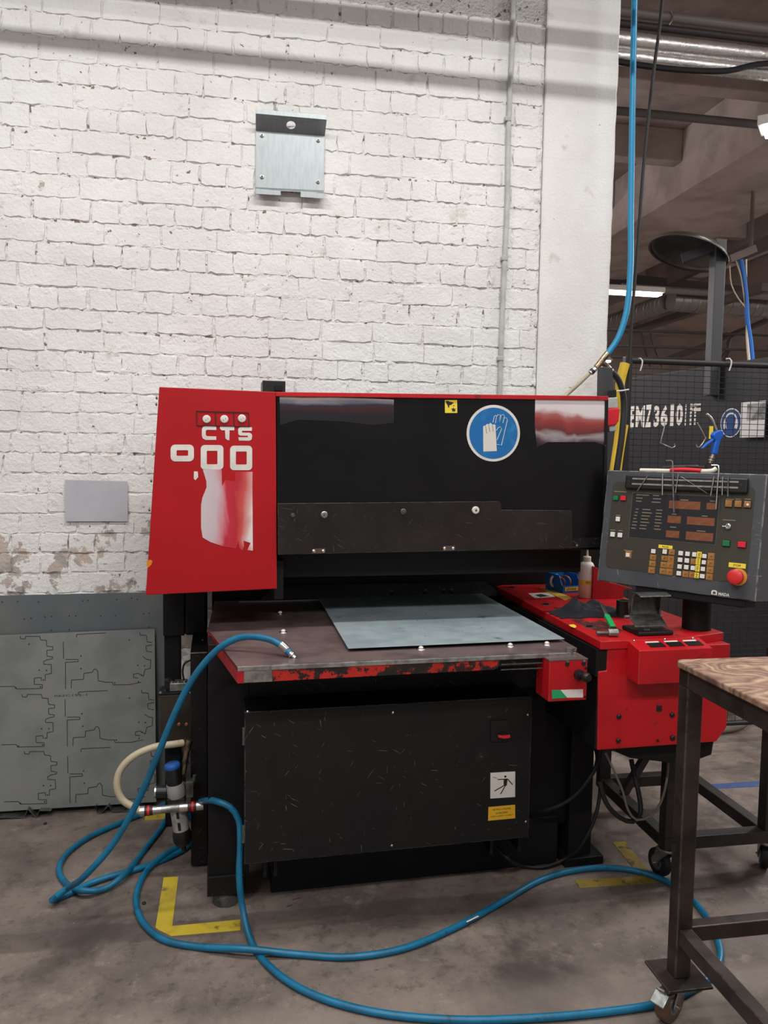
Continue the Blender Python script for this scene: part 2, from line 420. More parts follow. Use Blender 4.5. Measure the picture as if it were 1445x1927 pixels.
def wall_paint(name, peel=True, fine=1.0, chip_crevice_t=.72):
    """white limewash over brick, worn through in places near the floor"""
    m = bpy.data.materials.new(name); m.use_nodes = True
    N, L = m.node_tree.nodes, m.node_tree.links; bs = N['Principled BSDF']
    g = N.new('ShaderNodeNewGeometry'); P = g.outputs['Position']
    def nz(scale, det=6, ro=.6, vec=P):
        n = N.new('ShaderNodeTexNoise'); n.inputs['Scale'].default_value = scale; n.inputs['Detail'].default_value = det; n.inputs['Roughness'].default_value = ro
        L.new(vec, n.inputs['Vector']); return n.outputs['Fac']
    def rng(v, lo, hi, a=0., b=1.):
        r = N.new('ShaderNodeMapRange'); r.inputs['From Min'].default_value = lo; r.inputs['From Max'].default_value = hi
        r.inputs['To Min'].default_value = a; r.inputs['To Max'].default_value = b; r.interpolation_type = 'SMOOTHSTEP'
        L.new(v, r.inputs['Value']); return r.outputs[0]
    def mix(a, b, k):
        x = N.new('ShaderNodeMix'); x.data_type = 'RGBA'
        for s_, v in ((6,a),(7,b)):
            if isinstance(v, tuple): x.inputs[s_].default_value = v
            else: L.new(v, x.inputs[s_])
        L.new(k, x.inputs[0]); return x.outputs[2]
    c = mix(srgb(222,221,218), srgb(213,211,208), rng(nz(1.7), .4, .65))
    c = mix(c, srgb(202,196,190), rng(nz(9), .62, .74))
    # little paint chips; on the mortar, dark crevices painted in as colour
    chip_and_crevice = rng(nz(34, 4, .55), chip_crevice_t, chip_crevice_t+.03)
    c = mix(c, srgb(128,112,102), chip_and_crevice)
    if peel:
        sp = N.new('ShaderNodeSeparateXYZ'); L.new(P, sp.inputs[0])
        low = rng(sp.outputs['Z'], 1.85, 1.0)          # more wear close to the floor
        th = N.new('ShaderNodeMath'); th.operation = 'MULTIPLY_ADD'; L.new(low, th.inputs[0]); th.inputs[1].default_value = .19
        L.new(nz(6.5, 8, .62), th.inputs[2])
        c = mix(c, mix(srgb(184,171,160), srgb(162,157,153), rng(nz(11), .45, .6)), rng(th.outputs[0], .70, .72))
    L.new(c, bs.inputs['Base Color']); bs.inputs['Roughness'].default_value = .85; bs.inputs['Specular IOR Level'].default_value = .2
    ad = N.new('ShaderNodeMath'); ad.operation = 'MULTIPLY_ADD'; L.new(nz(16, 8, .62), ad.inputs[0]); ad.inputs[1].default_value = .7
    L.new(nz(70, 5, .6), ad.inputs[2])
    b = N.new('ShaderNodeBump'); b.inputs['Strength'].default_value = .9; b.inputs['Distance'].default_value = .0045*fine
    L.new(ad.outputs[0], b.inputs['Height']); L.new(b.outputs[0], bs.inputs['Normal'])
    return m
BRICK_PAINT = wall_paint('limewashed_brick', True, 1.1, .71)
MORTAR_PAINT = wall_paint('limewashed_mortar', True, 1.9, .615)
PILLAR_PAINT = wall_paint('painted_concrete', False, .7)

def floor_mat():
    m = bpy.data.materials.new('stained_concrete_floor'); m.use_nodes = True
    N, L = m.node_tree.nodes, m.node_tree.links; bs = N['Principled BSDF']
    P = N.new('ShaderNodeNewGeometry').outputs['Position']
    def nz(scale, det=7, ro=.62, dist=0):
        n = N.new('ShaderNodeTexNoise'); n.inputs['Scale'].default_value = scale; n.inputs['Detail'].default_value = det
        n.inputs['Roughness'].default_value = ro; n.inputs['Distortion'].default_value = dist
        L.new(P, n.inputs['Vector']); return n.outputs['Fac']
    def rng(v, lo, hi):
        r = N.new('ShaderNodeMapRange'); r.inputs['From Min'].default_value = lo; r.inputs['From Max'].default_value = hi
        r.interpolation_type = 'SMOOTHSTEP'; L.new(v, r.inputs['Value']); return r.outputs[0]
    def mix(a, b, k, f=1.0):
        x = N.new('ShaderNodeMix'); x.data_type = 'RGBA'
        for s_, v in ((6,a),(7,b)):
            if isinstance(v, tuple): x.inputs[s_].default_value = v
            else: L.new(v, x.inputs[s_])
        q = N.new('ShaderNodeMath'); q.operation = 'MULTIPLY'; L.new(k, q.inputs[0]); q.inputs[1].default_value = f
        L.new(q.outputs[0], x.inputs[0]); return x.outputs[2]
    c = mix(srgb(122,110,102), srgb(96,86,81), rng(nz(2.1), .38, .62))
    c = mix(c, srgb(142,130,120), rng(nz(7.5, 9, .75), .52, .70), .75)
    c = mix(c, srgb(54,47,44), rng(nz(1.5, 7, .65, .6), .50, .68), .8)
    c = mix(c, srgb(70,61,57), rng(nz(14, 9, .8), .50, .64), .6)
    c = mix(c, srgb(122,80,62), rng(nz(3.3, 6, .6, 1.0), .64, .74), .6)
    c = mix(c, srgb(52,45,42), rng(nz(46, 3, .5), .70, .75), .7)
    c = mix(c, srgb(176,168,160), rng(nz(88, 2, .5), .745, .77), .6)
    # a darker band in front of the press and a paler zone nearer to us
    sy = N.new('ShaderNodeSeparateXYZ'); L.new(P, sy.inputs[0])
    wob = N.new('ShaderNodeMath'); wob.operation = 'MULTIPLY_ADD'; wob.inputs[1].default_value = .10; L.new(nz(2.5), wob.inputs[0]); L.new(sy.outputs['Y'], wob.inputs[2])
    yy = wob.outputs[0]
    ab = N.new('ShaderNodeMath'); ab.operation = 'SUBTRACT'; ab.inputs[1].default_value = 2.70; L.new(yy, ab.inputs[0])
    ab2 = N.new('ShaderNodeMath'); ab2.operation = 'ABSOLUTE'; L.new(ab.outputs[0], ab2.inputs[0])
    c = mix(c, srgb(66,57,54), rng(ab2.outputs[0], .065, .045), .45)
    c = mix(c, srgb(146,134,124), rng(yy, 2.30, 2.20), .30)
    L.new(c, bs.inputs['Base Color'])
    r = N.new('ShaderNodeMapRange'); r.inputs['From Min'].default_value = .3; r.inputs['From Max'].default_value = .7
    r.inputs['To Min'].default_value = .5; r.inputs['To Max'].default_value = .78; L.new(nz(3), r.inputs[0]); L.new(r.outputs[0], bs.inputs['Roughness'])
    bs.inputs['Specular IOR Level'].default_value = .35
    b = N.new('ShaderNodeBump'); b.inputs['Distance'].default_value = .002; L.new(nz(45, 8, .7), b.inputs['Height']); L.new(b.outputs[0], bs.inputs['Normal'])
    return m
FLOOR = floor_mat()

def smear_patch_mat(name, stops, scale, seed, grad=None):
    """blotchy smear over a logo; mirror-like gradient painted into the colour"""
    m = bpy.data.materials.new(name); m.use_nodes = True
    N, L = m.node_tree.nodes, m.node_tree.links; bs = N['Principled BSDF']
    tc = N.new('ShaderNodeTexCoord'); mp = N.new('ShaderNodeMapping'); mp.inputs['Location'].default_value = (seed, seed*1.7, seed*.3); mp.inputs['Scale'].default_value = scale
    L.new(tc.outputs['Object'], mp.inputs['Vector'])
    n = N.new('ShaderNodeTexNoise'); n.inputs['Scale'].default_value = 1; n.inputs['Detail'].default_value = 3; n.inputs['Roughness'].default_value = .45; n.inputs['Distortion'].default_value = .8
    L.new(mp.outputs[0], n.inputs['Vector'])
    r = N.new('ShaderNodeValToRGB'); e = r.color_ramp.elements
    e[0].position, e[0].color = stops[0]; e[1].position, e[1].color = stops[-1]
    for p, c in stops[1:-1]: x = e.new(p); x.color = c
    fac = n.outputs['Fac']
    if grad:                                    # gradient painted across the patch: (axis, length, noise share)
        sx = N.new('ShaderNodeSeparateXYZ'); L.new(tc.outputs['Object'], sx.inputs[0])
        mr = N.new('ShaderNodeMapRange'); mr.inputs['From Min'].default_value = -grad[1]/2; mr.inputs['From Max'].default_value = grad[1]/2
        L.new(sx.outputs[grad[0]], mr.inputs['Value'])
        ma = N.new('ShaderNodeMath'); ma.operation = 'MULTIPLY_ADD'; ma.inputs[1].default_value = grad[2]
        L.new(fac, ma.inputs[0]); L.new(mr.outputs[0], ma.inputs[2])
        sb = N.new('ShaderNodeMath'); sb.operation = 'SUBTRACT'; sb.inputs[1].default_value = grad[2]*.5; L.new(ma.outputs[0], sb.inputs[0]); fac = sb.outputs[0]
    L.new(fac, r.inputs[0]); L.new(r.outputs[0], bs.inputs['Base Color']); bs.inputs['Roughness'].default_value = .3
    return m

# ================================================================== THE SETTING
WY = 3.74                                   # brick face
CEIL_Z = 4.8
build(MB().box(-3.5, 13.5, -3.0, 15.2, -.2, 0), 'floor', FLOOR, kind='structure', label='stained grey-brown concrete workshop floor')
SEAM_X, END_X = 1.412, 1.785
# mortar: a rough rendered sheet behind the bricks
def wall_back():
    x0, x1, z0, z1, st = -1.45, SEAM_X, .0, CEIL_Z, .0115
    nx, nzz = int((x1-x0)/st), int((3.75-.75)/st)
    vs, fs = [], []
    for j in range(nzz+1):
        for i in range(nx+1):
            x, z = x0+(x1-x0)*i/nx, .75+3.0*j/nzz
            d = .004*noise.noise(V((x*15, z*24, 3))) + .0038*noise.noise(V((x*40, z*70, 9))) + .002*noise.noise(V((x*110, z*110, 1)))
            vs.append(V((x, WY+.0036-max(-.0075, min(.0072, d*1.9)), z)))
    for j in range(nzz):
        for i in range(nx):
            a = j*(nx+1)+i; fs.append((a, a+1, a+nx+2, a+nx+1))
    mb = MB(); mb.add(vs, fs, raw=True)
    mb.box(-3.5, x0, WY+.002, WY+.3, 0, CEIL_Z)
    mb.box(x0, x1, WY+.012, WY+.3, 0, CEIL_Z)
    mb.box(x0, x1, WY+.002, WY+.012, 0, .75).box(x0, x1, WY+.002, WY+.012, 3.75, CEIL_Z)
    o = build(mb, 'wall_back', MORTAR_PAINT, kind='structure', label='white painted brick wall behind the punch press')
    o.data.polygons.foreach_set('use_smooth', [True]*len(o.data.polygons))
    return o
WALL = wall_back()
# bricks: a few irregular faces shared by all
def brick_mesh(name, w, h, seed):
    rnd = random.Random(seed)
    n_t = 7 if w > .18 else 5
    pts = []
    def edge(a, b, n):
        for i in range(n):
            t = i/n
            pts.append((a[0]+(b[0]-a[0])*t + rnd.uniform(-.005,.005), a[1]+(b[1]-a[1])*t + rnd.uniform(-.005,.005)))
    W2, H2 = w/2, h/2
    edge((-W2,-H2),(W2,-H2),n_t); edge((W2,-H2),(W2,H2),2); edge((W2,H2),(-W2,H2),n_t); edge((-W2,H2),(-W2,-H2),2)
    n = len(pts)
    vs = [(x*.982, -.0012+rnd.uniform(-.0012,.0012), z*.955) for x, z in pts] + [(x*1.012, .0075, z*1.03) for x, z in pts]
    fs = [tuple(range(n))] + [(i, n+i, n+(i+1)%n, (i+1)%n) for i in range(n)]
    return mkmesh(name, vs, fs, BRICK_PAINT)
STR = [brick_mesh('stretcher_brick', .2435, .0865, k) for k in range(6)]
HDR = [brick_mesh('header_brick', .1175, .0865, 20+k) for k in range(6)]
def project(p):
    v = V(p)-CAM; z = v.dot(_f)
    return 722.5+FPX*v.dot(_r)/z, 963.5-FPX*v.dot(_u)/z
rows = []                                   # (z of bed joint, height, header?)
z = 2.289; k = 0
seq_up = [True, False]                      # the course above the measured joint is a header course
while z < 3.72:
    rows.append((z, .0984, k % 2 == 0)); z += .0984; k += 1
z = 2.289
for hd in (False, False, True, False, False, False, True, True, False, False, False, True, True, False, False, True, False):
    z -= .0925; rows.append((z, .0925, hd))
allb = []
brnd = random.Random(3)
for zi, hgt, hd in rows:
    pitch = .124 if hd else .25
    ph = (-.909 if not hd else -.909+.0625) + brnd.uniform(-.02, .02) + (brnd.choice((0,.125)) if not hd else 0)
    x = ph - pitch*math.ceil((ph+1.42)/pitch)
    while x < SEAM_X-.02:
        x1 = min(x+pitch, SEAM_X-.004)
        if x1-x > .05: allb.append((x, x1, zi, hgt, hd))
        x += pitch
def hidden(px, py): return not (-30 < px < 1050 and -30 < py < 1300) or (310 < px and py > 760) or (py > 1135 and px < 300) or py > 1290
vis = [b for b in allb if not hidden(*project(((b[0]+b[1])/2, WY, b[2]+.045)))]
vis.sort(key=lambda b: -(b[1]-b[0]))
single = set(vis[:300])
rest = MB()
for b in allb:
    x0, x1, zi, hgt, hd = b
    full = .124 if hd else .25
    me = brnd.choice(HDR if hd else STR)
    sx = (x1-x0)/full; sz = hgt/.0945
    dx, dz = brnd.uniform(-.003,.003), brnd.uniform(-.0025,.0025)
    c = V(((x0+x1)/2+dx, WY+brnd.uniform(-.0022,.0022), zi+hgt/2+dz))
    if b in single:
        o = bpy.data.objects.new('brick', me); COL.objects.link(o)
        o.parent = WALL; o.location = c - wloc(WALL); o.scale = (sx, 1, sz)
        o.rotation_euler.y = brnd.uniform(-.012, .012)
    else:
        rest.add([(c.x+v.co.x*sx, c.y+v.co.y, c.z+v.co.z*sz) for v in me.vertices], [tuple(p.vertices) for p in me.polygons])
build(rest, 'brick_remainder', BRICK_PAINT, WALL, kind='stuff')

# concrete pillar closing the wall, with a slightly ragged arris
def pillar():
    mb = MB()
    zs = [CEIL_Z*i/90 for i in range(91)]
    prof = []
    vs, fs = [], []
    for zz in zs:
        e = END_X + (zz-2.1)*.006 + .004*noise.noise(V((0, 7.7, zz*14)))+.002*noise.noise(V((3, 1.7, zz*50)))
        for x, y in ((SEAM_X+.004, WY+.3), (SEAM_X+.004, WY-.006), (SEAM_X+.009, WY-.0105), (e-.008, WY-.0105), (e, WY-.004), (e, WY+.3)):
            vs.append(V((x, y, zz)))
    n = 6
    for j in range(90):
        for i in range(n):
            fs.append((j*n+i, j*n+(i+1)%n, (j+1)*n+(i+1)%n, (j+1)*n+i))
    fs.append(tuple(range(n))); fs.append(tuple(90*n+i for i in range(n)))
    mb.add(vs, fs, raw=True)
    return build(mb, 'wall_pillar', PILLAR_PAINT, kind='structure', label='white painted concrete pillar ending the brick wall')
pillar()
# hall beyond the pillar
HALL = mat('far_wall_render', srgb(160,145,139), .9, col2=srgb(136,122,116), vscale=1.2, world_pos=True)
build(MB().box(-3.5, 13.5, 15.0, 15.3, 0, CEIL_Z), 'wall_far', HALL, kind='structure', label='dim rendered end wall of the hall')
build(MB().box(13.2, 13.5, -3, 15, 0, CEIL_Z), 'wall_right', HALL, kind='structure', label='dim rendered side wall of the hall')
build(MB().box(-3.5, 13.5, -3.0, 15.2, CEIL_Z, CEIL_Z+.2), 'ceiling', CEIL, kind='structure', label='brown-grey concrete workshop ceiling')
# long beams running away from the wall, cross ribs between them
BZ = 4.2
bx1, bx2 = at_z(1445, 265, BZ).x, at_z(1400, 422, BZ).x
tr = 1
def structure_box(name, x0, x1, y0, y1, z0, z1, m, label, bev=.01):
    build(MB().box(x0, x1, y0, y1, z0, z1), name, m, kind='structure', label=label, bevel=bev)
structure_box('trim_1', bx1, bx2, 3.9, 15.0, BZ, CEIL_Z, BEAM, 'broad concrete ceiling beam running away from the wall')
structure_box('trim_2', bx2+.9, bx2+1.25, 3.9, 15.0, BZ+.1, CEIL_Z, BEAM, 'narrow concrete beam right of the broad beam')
structure_box('trim_3', bx2+2.5, bx2+4.2, 3.9, 15.0, BZ, CEIL_Z, BEAM, 'second broad concrete ceiling beam further right')
for i, (yy, w) in enumerate(((5.6, .16), (7.0, .16), (8.4, .16), (10.0, .16), (12.0, .16))):
    structure_box('trim_%d' % (4+i), 1.8, bx1, yy, yy+w, BZ+.3, CEIL_Z, BEAM, 'concrete rib %s from the pillar between wall and beam' % ('nearest','second','third','fourth','fifth')[i])
for i, yy in enumerate((6.5, 9.0, 11.5)):
    structure_box('trim_%d' % (9+i), bx2, bx2+.9, yy, yy+.14, BZ+.25, CEIL_Z, BEAM, 'short concrete rib right of the broad beam, %s' % ('near','middle','far')[i])
# dark steel crossbeam far back
p, q = at_y(1100, 520, 10.5), at_y(1600, 572, 10.5)
build(MB().bar(p, q, .12, .16), 'trim_12', mat('dark_steel_beam', srgb(62,54,52), .7), kind='structure', label='dark steel crossbeam far back under the ceiling')

# ================================================================== THE PUNCH PRESS
TZ, RZ = .99, 1.02
PRESS = empty('punch_press', MF.pt(.6, 3.0, 0), 'large red and black sheet metal punch press against the brick wall', 'machine')
CB = 2.85
FC = face_b(CB)
# --- red side cover with its lettering
side = build(MB(FC).prism(pxs(FC, [(299.5,728),(519,737.5),(521,1108),(274,1120)]), -.62, 0), 'side_cover', RED_COVER, PRESS, label='red sheet metal side cover', bevel=.0025)
def ppoly(parent, name, fr, pts, m, n0=.0002, n1=.0009, label=None):
    return build(MB(fr).prism(pxs(fr, pts), n0, n1), name, m, parent, label=label)
def crop(pts, ox, oy, s): return [(ox+x/s, oy+y/s) for x, y in pts]
C5 = lambda pts: crop(pts, 340, 750, 6.425)     # enlarged view of the lettering
def rr_px(x0, x1, y0, y1, r, k=4): return rrect(x0, x1, y0, y1, r, k)
# letters C T S
ppoly(side, 'letter', FC, C5([(430,340),(430,380),(318,378),(303,392),(303,440),(318,455),(430,458),(430,500),(300,500),(266,482),(256,450),(256,372),(268,345),(296,333)]), WHITE_DECAL, label='white letter C')
ppoly(side, 'letter', FC, C5([(475,340),(648,340),(648,384),(590,384),(588,505),(562,500),(540,480),(536,384),(495,384),(475,365)]), WHITE_DECAL, label='white letter T')
ppoly(side, 'letter', FC, C5([(862,348),(860,390),(742,390),(740,412),(835,414),(858,430),(864,456),(856,495),(830,510),(705,508),(697,468),(812,468),(812,450),(715,448),(696,430),(694,372),(706,352),(730,346)]), WHITE_DECAL, label='white letter S')
# the worn digits
def ring_px(o, i, name, lab):
    mb = MB(FC); mb.ringp(pxs(FC, C5(o)), pxs(FC, C5(i)), .0002, .0009)
    build(mb, name, WHITE_DECAL, side, label=lab)
ring_px(rr_px(242,516,562,858,46), rr_px(315,444,632,795,10), 'digit', 'white digit 0, first')
ring_px(rr_px(597,864,570,866,46), rr_px(667,798,640,798,10), 'digit', 'white digit 0, second')
ring_px(rr_px(-122,160,557,760,55), rr_px(-50,90,625,692,12), 'digit', 'white worn digit 9')
# dial strip: black outline with three screws
for a, b_ in (((190,152),(822,172)),((195,326),(826,340)),((190,152),(195,326)),((418,160),(424,332)),((640,166),(646,334)),((818,172),(826,340))):
    p, q = pxs(FC, C5([a, b_]))
    build(MB(FC).bar((p[0],p[1],.0008), (q[0],q[1],.0008), .0028, .0028), 'ink_line', INK, side)
for cx, cy in ((314,250),(527,250),(740,242)):
    u, v = FC.px(*C5([(cx,cy)])[0])
    sc_ = build(MB(FC).lathe([(.0145,0),(.0145,.004),(.012,.007),(.004,.008)], (u,v,0), (0,0,1), 22), 'white_screw_cap', LABEL_WHITE, side, smooth=True)
    for dx, dy in ((.004,.002),(-.003,-.003)):
        build(MB(FC).box(u+dx-.001,u+dx+.001,v+dy-.001,v+dy+.001,.0078,.0086), 'screw_slot', INK, sc_)
# blurred logo smear under the digits, its gradient painted in as colour
SMEAR_RED = smear_patch_mat('smear_pink', [(0,srgb(196,184,186)),(.26,srgb(192,172,178)),(.40,srgb(196,120,128)),(.48,srgb(182,40,58)),(.66,srgb(178,34,48)),(.80,srgb(192,80,74)),(.92,srgb(206,160,156)),(1,srgb(214,208,206))], (9,9,6), 4.3, (0, .20, .42))
ppoly(side, 'decal_patch', FC, C5([(268,860),(495,858),(500,1060),(540,985),(655,1000),(660,885),(868,886),(866,1030),(872,1840),(805,1832),(845,1745),(760,1720),(765,1790),(745,1836),(705,1800),(700,1720),(668,1812),(520,1790),(360,1735),(265,1680),(246,1560),(246,1290),(262,1200),(312,1075),(310,1000)]), SMEAR_RED, label='pink and white smeared patch')
ppoly(side, 'decal_patch', FC, C5([(160,880),(206,882),(212,950),(178,988),(158,970)]), WHITE_DECAL, label='small white film scrap')
ppoly(side, 'scuff', FC, crop([(52,1168),(75,1160),(88,1168),(82,1190),(55,1215)], 260, 700, 3.284), mat('orange_primer', srgb(206,120,30), .5), label='orange primer scuff on the corner')
for yy in (748, 760, 905, 960):
    u, v = FC.px(298-(yy-728)*.066, yy)
    build(MB(FC).lathe([(.006,0),(.006,.004),(.003,.006)], (u-.002,v,-.02), (-1,0,0), 10), 'side_bolt', DARK_STEEL, side)
# --- black front cover
cover = build(MB(FC).prism(pxs(FC, [(520.5,739.5),(1141,747),(1136,1035),(521.5,1042)]), -.60, -.004), 'front_cover', BLACK_COVER, PRESS, label='glossy black front cover', bevel=.003)
build(MB(FC).prism(pxs(FC, [(519,737.5),(1144,745.5),(1144,753.5),(519,746)]), -.03, .004), 'top_edge', RED, cover, label='red folded top edge', bevel=.002)
build(MB(FC).prism(pxs(FC, [(1138.5,752),(1144,752.5),(1138.5,1035),(1134,1035)]), -.5, .003), 'end_flange', BLACK, cover)
SMEAR_DARK = smear_patch_mat('painted_sheen_dark', [(0,srgb(22,19,23)),(.42,srgb(30,24,30)),(.60,srgb(58,26,28)),(.70,srgb(40,38,54)),(.82,srgb(120,118,126)),(.93,srgb(170,160,156)),(1,srgb(170,60,46))], (3.4,3.4,9), 1.1, (2, .115, .55))  # mirror-like blur on the black cover, painted in as colour
SMEAR_BRIGHT = smear_patch_mat('painted_sheen_bright', [(0,srgb(26,22,25)),(.12,srgb(70,50,52)),(.26,srgb(150,138,140)),(.34,srgb(96,44,44)),(.52,srgb(142,54,52)),(.64,srgb(160,96,92)),(.76,srgb(206,196,198)),(1,srgb(214,206,208))], (6,6,9), 9.4, (2, .18, .5))
FCo = FC.off(-.004)
ppoly(cover, 'sheen_patch', FCo, [(526,743.5),(741,752),(741,796),(700,800),(640,793),(560,790),(527,800)], SMEAR_DARK, label='dark smeared patch with painted-in reflections, left')
ppoly(cover, 'sheen_patch', FCo, [(1007,749),(1138,753),(1137,838),(1120,832),(1030,832),(1010,842),(1006,800)], SMEAR_BRIGHT, label='pale blotchy patch with painted-in sheen, right')
# yellow crush warning
C6 = lambda pts: crop(pts, 830, 740, 8.028)
ys = ppoly(cover, 'crush_warning', FCo, C6([(55,104),(240,104),(243,298),(57,298)]), YELLOW_STICKER, .0003, .001, label='yellow hand crush warning sticker')
ppoly(ys, 'pictogram', FCo, C6([(66,120),(100,114),(130,128),(180,138),(188,150),(165,160),(150,178),(125,178),(118,218),(104,214),(96,182),(76,150)]), INK, .001, .0014)
ppoly(ys, 'pictogram', FCo, C6([(150,235),(175,232),(184,212),(195,236),(222,230),(205,252),(224,272),(200,268),(195,286),(180,270),(160,276),(168,256)]), INK, .001, .0014)
ppoly(ys, 'pictogram', FCo, C6([(180,182),(198,180),(200,192),(184,194)]), INK, .001, .0014)
# glove sign
cu, cv = FCo.px(829.5+794/8.028, 740+605/8.028); rad = (FCo.px(929.6+49.8, 815)[0]-FCo.px(929.6, 815)[0])
sign = build(MB(FCo).prism(circ(cu, cv, rad, 48), .0003, .0012), 'glove_sign', WHITE_DECAL, cover, label='round blue wear-gloves sign with white rim')
build(MB(FCo).prism(circ(cu, cv, rad*.905, 48), .0012, .0017), 'blue_disc', BLUE_SIGN, sign)
g1 = [(632,505),(645,490),(668,492),(680,470),(700,464),(716,474),(722,466),(745,446),(768,470),(775,478),(800,468),(818,482),(838,874),(635,880)]
ppoly(sign, 'glove', FCo, C6(g1), LABEL_WHITE, .0017, .0022, label='white glove pictogram')
for a, b_ in (((668,500),(684,605)),((716,478),(732,582)),((770,480),(784,578))):
    p, q = pxs(FCo, C6([a,b_])); build(MB(FCo).bar((p[0],p[1],.0022),(q[0],q[1],.0022),.0012,.0012,-YM), 'finger_gap', INK, sign)
glove2 = [(780,445),(800,350),(825,338),(835,345),(818,455),(835,350),(860,325),(890,328),(880,435),(905,330),(940,325),(955,350),(930,450),(950,375),(985,375),(998,405),(908,788),(842,775)]
for pl in (glove2, [(832,565),(862,518),(890,512),(912,535),(840,710)]):
    P3 = [(u,v,.002) for u,v in pxs(FCo, C6(pl))]
    build(MB(FCo).tube(P3, .0013, 6), 'glove_outline', LABEL_WHITE, sign)
# --- smoked guard
guard = build(MB(FC).prism(pxs(FC, [(522,947),(937,943),(941,948),(941,959),(1072,960),(1074,963),(1074,1031),(523,1043)]), .004, .012), 'guard', SMOKE, PRESS, label='scratched smoked plastic guard', bevel=.001)
for cx, cy, r, m in ((609,968,.013,STEEL),(892.5,959.5,.0145,LABEL_WHITE),(550,969,.008,DARK_STEEL),(757,962,.011,DARK_STEEL)):
    u, v = FC.px(cx, cy)
    k = build(MB(FC).lathe([(r,.012),(r,.018),(r*.8,.0205)], (u,v,0), (0,0,1), 20), 'guard_knob', m, guard, smooth=True)
    build(MB(FC).lathe([(r*.3,.0205),(r*.3,.023)], (u,v,0), (0,0,1), 10), 'knob_screw', DARK_STEEL, k)
for x0, x1, y0, y1 in ((586,611,1032,1041),(831,854,1027,1036)):
    pl = pxs(FC, [(x0,y0),(x1,y0-1),(x1,y1-1),(x0,y1)])
    h_ = build(MB(FC).prism(pl, .012, .015), 'guard_clip', mat('rusty_clip', srgb(84,66,58), .6, .3), guard)
    for t in (.15, .85):
        u = pl[0][0]+(pl[1][0]-pl[0][0])*t; v = (pl[0][1]+pl[2][1])/2
        build(MB(FC).lathe([(.006,.015),(.006,.018),(.002,.020)], (u,v,0), (0,0,1), 12), 'clip_screw', CHROME, h_)
rail = build(MB(FC).prism(pxs(FC, [(1066,1031),(1132,1030),(1131,1012),(1074,1013)]), -.02, .004), 'slide_bracket', BLACK, PRESS)
for cx in (1068, 1084):
    u, v = FC.px(cx, 1026); build(MB(FC).lathe([(.004,.004),(.004,.007)], (u,v,0), (0,0,1), 10), 'bracket_screw', CHROME, rail)
# small black box on top
u0, v0 = FC.px(498, 735); u1, v1 = FC.px(543, 711)
tb = build(MB(FC).box(u0, u1, v0+.0, v1, -.25, -.13), 'sensor_box', PLASTIC_BLACK, PRESS, bevel=.002)
build(MB(FC).box(u0+.045, u1-.012, v0+.012, v0+.03, -.13, -.12), 'sensor_plug', BLACK_MATT, tb)
# --- throat: upper ram beam, back plate, lower die plate
build(MB(MF).box(.235, 1.50, 2.97, 3.50, 1.175, 1.30), 'ram_beam', BLACK_MATT, PRESS, bevel=.004)
build(MB(MF).box(.215, .25, 2.92, 3.45, 1.10, 1.25), 'ram_bracket', BLACK, PRESS, bevel=.003)
build(MB(MF).box(-.02, 1.92, 3.60, 3.64, .60, 1.62), 'throat_back', BLACK_MATT, PRESS)
dp = MB(MF); dp.add([(.18,3.47,.985),(1.36,3.47,.985),(1.28,3.545,1.045),(.26,3.545,1.045),(.18,3.548,.94),(1.36,3.548,.94)], [(0,1,2,3),(0,4,5,1),(3,2,5,4),(0,3,4),(1,5,2)])
die = build(dp, 'die_plate', BLACK, PRESS)
for px_, py_ in ((737,1092),(800,1099),(850,1098),(835,1088)):
    a = face_b(3.50).px(px_, py_)[0]
    build(MB(MF).lathe([(.008,0),(.008,.004),(.004,.006)], (a,3.50,1.009+.005), (0,-.6,.8), 12), 'die_screw', DARK_STEEL, die)
# --- work table
tf = mz_at(447,1255,TZ)[1]                      # front edge depth
FT = face_zm(TZ)
tl, tl2, tl3 = FT.px(447,1255), FT.px(391,1183), FT.px(404,1130)
outline = [(tl[0],tf),(1.205,tf+.012),(1.235,tf+.06),(1.245,3.50),(tl3[0],3.50),(tl2[0],tl2[1])]
table = build(MB(FT).prism(outline, -.014, 0), 'work_table', TABLE_STEEL, PRESS, label='dark worn steel work table', bevel=.0015)
FL = face_b(tf)
zb = FL.px(447,1286)[1]
aR0, aR1 = FL.px(513,1260)[0], FL.px(940,1240)[0]
build(MB(MF).box(tl[0]+.001, aR0, tf+.001, tf+.02, zb, TZ-.014), 'bare_lip', STEEL, table, label='bare steel corner of the table lip', bevel=.001)
lz = TZ-.014
build(MB(FL).prism([(aR0,zb+.002),(aR1-.02,zb+.006),(aR1-.006,zb+.012),(aR1,zb+.026),(aR1,lz-.002),(aR0,lz-.001)], -.02, .002), 'painted_lip', RED_WORN, table, label='red lip with flaking paint')
build(MB(FL).box(aR0-.004, 1.20, lz, TZ+.0005, -.01, .003), 'lip_rim', STEEL, table, bevel=.001)
build(MB(MF).box(tl[0], aR0, tf-.002, tf+.01, lz, TZ+.0005), 'lip_rim', STEEL, table, bevel=.001)
build(MB(MF).box(aR1, 1.12, tf+.012, tf+.05, zb+.012, lz-.004), 'slot_rail', BLACK, table)
for dz in (.018, .036):
    build(MB(MF).box(aR1+.01, 1.11, tf+.009, tf+.013, lz-dz-.003, lz-dz), 'rail_groove', DARK_STEEL, table)
ch = MB(MF)                                      # slanted left side, painted red
q0, q1 = (tl[0], tf), (tl2[0], tl2[1])
ch.add([(q0[0],q0[1]+.0,zb),(q1[0],q1[1],zb),(q1[0],q1[1],TZ-.003),(q0[0],q0[1],TZ-.003),(q0[0]+.02,q0[1],zb),(q1[0]+.02,q1[1],zb),(q1[0]+.02,q1[1],TZ-.003),(q0[0]+.02,q0[1],TZ-.003)],
       [(0,1,2,3),(4,7,6,5),(0,4,5,1),(3,2,6,7),(0,3,7,4),(1,5,6,2)])
